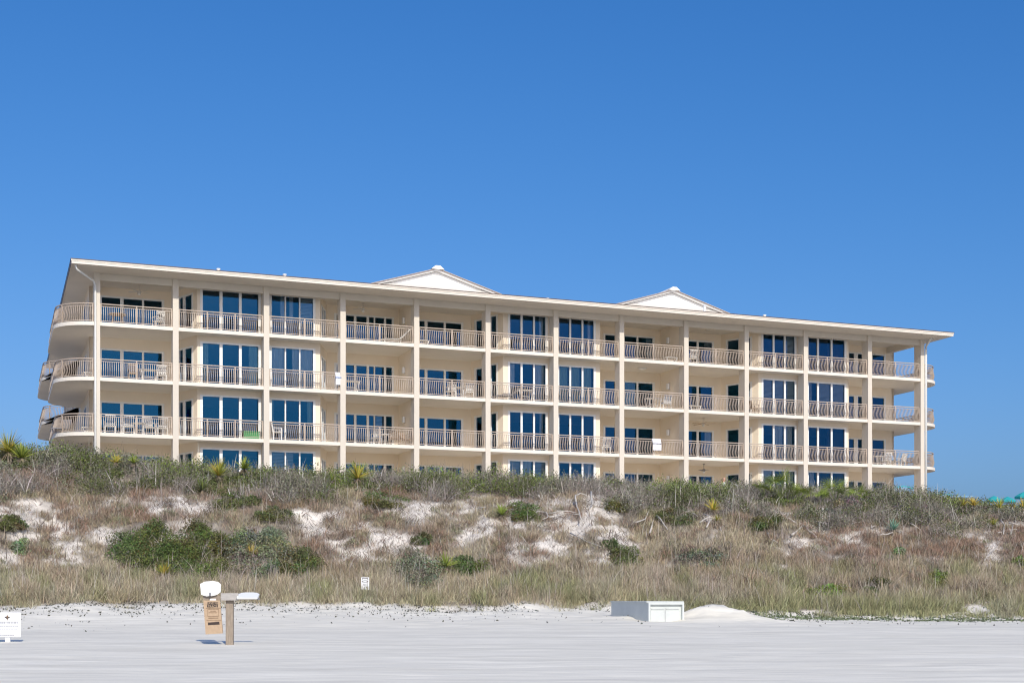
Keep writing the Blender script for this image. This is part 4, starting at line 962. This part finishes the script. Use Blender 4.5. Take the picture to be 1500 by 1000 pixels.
# --- driftwood and bare roots
def wood(name_lab,lines,r0=.045):
    xs=[q[0] for l in lines for q in l]; ys=[q[1] for l in lines for q in l]; c=at(sum(xs)/len(xs),max(ys)); e=None; q=MB()
    for l in lines:
        pts=[]
        for i,(a,b_) in enumerate(l):
            g_=at(a,b_); 
            k=.6+.25*math.sin(a*.7+b_); Yq=min(g_.y,c.y+3.2)-k
            pts.append(Vector(((a-750)/2000*Yq,Yq,EYE+(874-b_)*Yq/2000))-c)
        pp=[]
        for p1,p2 in zip(pts,pts[1:]):
            pp.append(p1); pp.append((p1+p2)/2+Vector((random.uniform(-.04,.04),random.uniform(-.06,.06),random.uniform(-.04,.04))))
        pp.append(pts[-1]); n=len(pp); q.tube(pp,[.95*r0*(1-.6*i/n)*random.uniform(.85,1.15) for i in range(n)],6)
    o=q.build('driftwood',M['drift'],None,True); o.location=c; tag(o,name_lab,'driftwood','bare roots and branches on the upper slope')
wood('bare root hooking upward left of the bare sand scar',[[(789,725),(792,733),(787,742),(778,750)],[(776,757),(788,748),(800,750),(803,756),(795,760)]])
wood('tangle of pale roots at the top of the bare sand scar',[[(844,735),(843,725),(850,722),(862,727)],[(866,720),(868,738),(862,742)],[(805,757),(828,752),(848,753)],[(844,735),(848,748),(852,762)],[(866,738),(858,736),(850,733)]])
wood('long thin dark root lying across the bare sand scar',[[(800,752),(820,748),(846,751)],[(835,780),(860,793),(880,800)]],.03)
wood('forked pale root standing left of the green shrub among roots',[[(952,780),(957,762),(966,748),(968,738)],[(962,755),(972,767),(978,775)],[(930,765),(945,760),(952,745)]])
wood('spider like cluster of pale roots right of the green shrub',[[(1025,765),(1040,757),(1056,760)],[(1035,772),(1042,760),(1054,768),(1058,780)],[(1040,757),(1030,752)],[(1056,760),(1072,757)],[(1000,755),(1010,750),(1022,756)]],.04)
wood('fallen white trunk with a stub pointing up on the right slope',[[(1206,744),(1204,752),(1205,765)],[(1207,766),(1188,763),(1170,768),(1155,758),(1148,762)],[(1160,783),(1170,775),(1178,768)],[(1200,765),(1200,778)],[(1178,770),(1192,782),(1196,786)]],.06)
wood('thin arched branch right of the fallen white trunk',[[(1240,775),(1252,765),(1268,762),(1274,765)],[(1273,756),(1277,766),(1276,776)],[(1276,772),(1285,770)],[(1245,765),(1250,775)]],.035)
wood('pale branch lying under the blue green rosette',[[(1285,784),(1300,782),(1310,778),(1320,780)]],.04)
wood('crooked white branch rising under the corner pier',[[(1327,740),(1326,748),(1321,755),(1324,762),(1338,768),(1348,775)]],.045)
wood('criss cross of white branches at the right edge of the slope',[[(1483,743),(1486,755),(1488,766)],[(1465,760),(1471,768),(1470,782)],[(1462,780),(1475,776),(1490,775)],[(1478,765),(1492,768)],[(1480,783),(1484,768)]],.045)
wood('thin grey root left of the tenth column slope',[[(1125,780),(1130,790),(1140,795)]],.03)
wood('pale stick leaning on the right slope',[[(1442,820),(1452,808),(1462,798)]],.02)
wood('tilted dry stalks under the skirted yucca',[[(305,650+40),(304,720)],[(282,718),(290,735)]],.02)
wood('grey roots lying on sand under the crest right of centre patch',[[(690,735),(706,733),(722,736)],[(700,745),(712,742)]],.03)

# ---------------------------------------------------------------- light, sky, camera
SUN_EL,SUN_AZ=34.2,16.0     # azimuth measured from straight behind the camera, towards the right
sd=Vector((math.sin(R(SUN_AZ))*math.cos(R(SUN_EL)),-math.cos(R(SUN_AZ))*math.cos(R(SUN_EL)),math.sin(R(SUN_EL))))
su=bpy.data.lights.new('sun','SUN'); su.energy=3.3; su.angle=R(.53); su.color=(1,.94,.835)
so=bpy.data.objects.new('sun',su); col.objects.link(so); so.rotation_euler=sd.to_track_quat('Z','Y').to_euler(); so.location=(0,-20,60)
W=bpy.data.worlds.new('World'); bpy.context.scene.world=W; W.use_nodes=True; nt=W.node_tree
sk=nt.nodes.new('ShaderNodeTexSky'); sk.sky_type='NISHITA'; sk.sun_disc=False; sk.sun_elevation=R(SUN_EL)
sk.sun_rotation=math.atan2(sd.x,sd.y); sk.altitude=0; sk.air_density=1.0; sk.dust_density=2.5; sk.ozone_density=3.0
bg=nt.nodes['Background']; bg.inputs[1].default_value=.10
outs=[]; sp=nt.nodes.new('ShaderNodeSeparateColor'); cb=nt.nodes.new('ShaderNodeCombineColor'); nt.links.new(sk.outputs[0],sp.inputs[0])
for i,(g_,k_) in enumerate(((1.68,1.49),(1.05,1.006),(.82,1.267))):     # a deeper, more polarised blue than the default atmosphere
    a=nt.nodes.new('ShaderNodeMath'); a.operation='MULTIPLY'; a.inputs[1].default_value=.1
    b=nt.nodes.new('ShaderNodeMath'); b.operation='POWER'; b.inputs[1].default_value=g_
    c=nt.nodes.new('ShaderNodeMath'); c.operation='MULTIPLY'; c.inputs[1].default_value=k_*10
    nt.links.new(sp.outputs[i],a.inputs[0]); nt.links.new(a.outputs[0],b.inputs[0]); nt.links.new(b.outputs[0],c.inputs[0]); outs.append(c)
mn=nt.nodes.new('ShaderNodeMath'); mn.operation='MINIMUM'; nt.links.new(outs[0].outputs[0],mn.inputs[0]); nt.links.new(outs[1].outputs[0],mn.inputs[1])
nt.links.new(mn.outputs[0],cb.inputs[0]); nt.links.new(outs[1].outputs[0],cb.inputs[1]); nt.links.new(outs[2].outputs[0],cb.inputs[2])
nt.links.new(cb.outputs[0],bg.inputs[0])
cam=bpy.data.cameras.new('camera'); co=bpy.data.objects.new('camera',cam); col.objects.link(co)
co.location=(0,0,EYE); co.rotation_euler=(R(90),0,0); cam.sensor_width=36; cam.lens=48; cam.shift_y=374/1500; cam.clip_end=9000; cam.clip_start=.1
sc=bpy.context.scene; sc.camera=co
sc.view_settings.view_transform='Standard'; sc.view_settings.look='None'; sc.view_settings.exposure=0; sc.view_settings.gamma=1
sc.render.resolution_x=1024; sc.render.resolution_y=682
sc.cycles.max_bounces=8; sc.cycles.diffuse_bounces=5; sc.cycles.transparent_max_bounces=8; sc.cycles.use_denoising=True; sc.cycles.filter_width=1.15; sc.cycles.sample_clamp_indirect=4
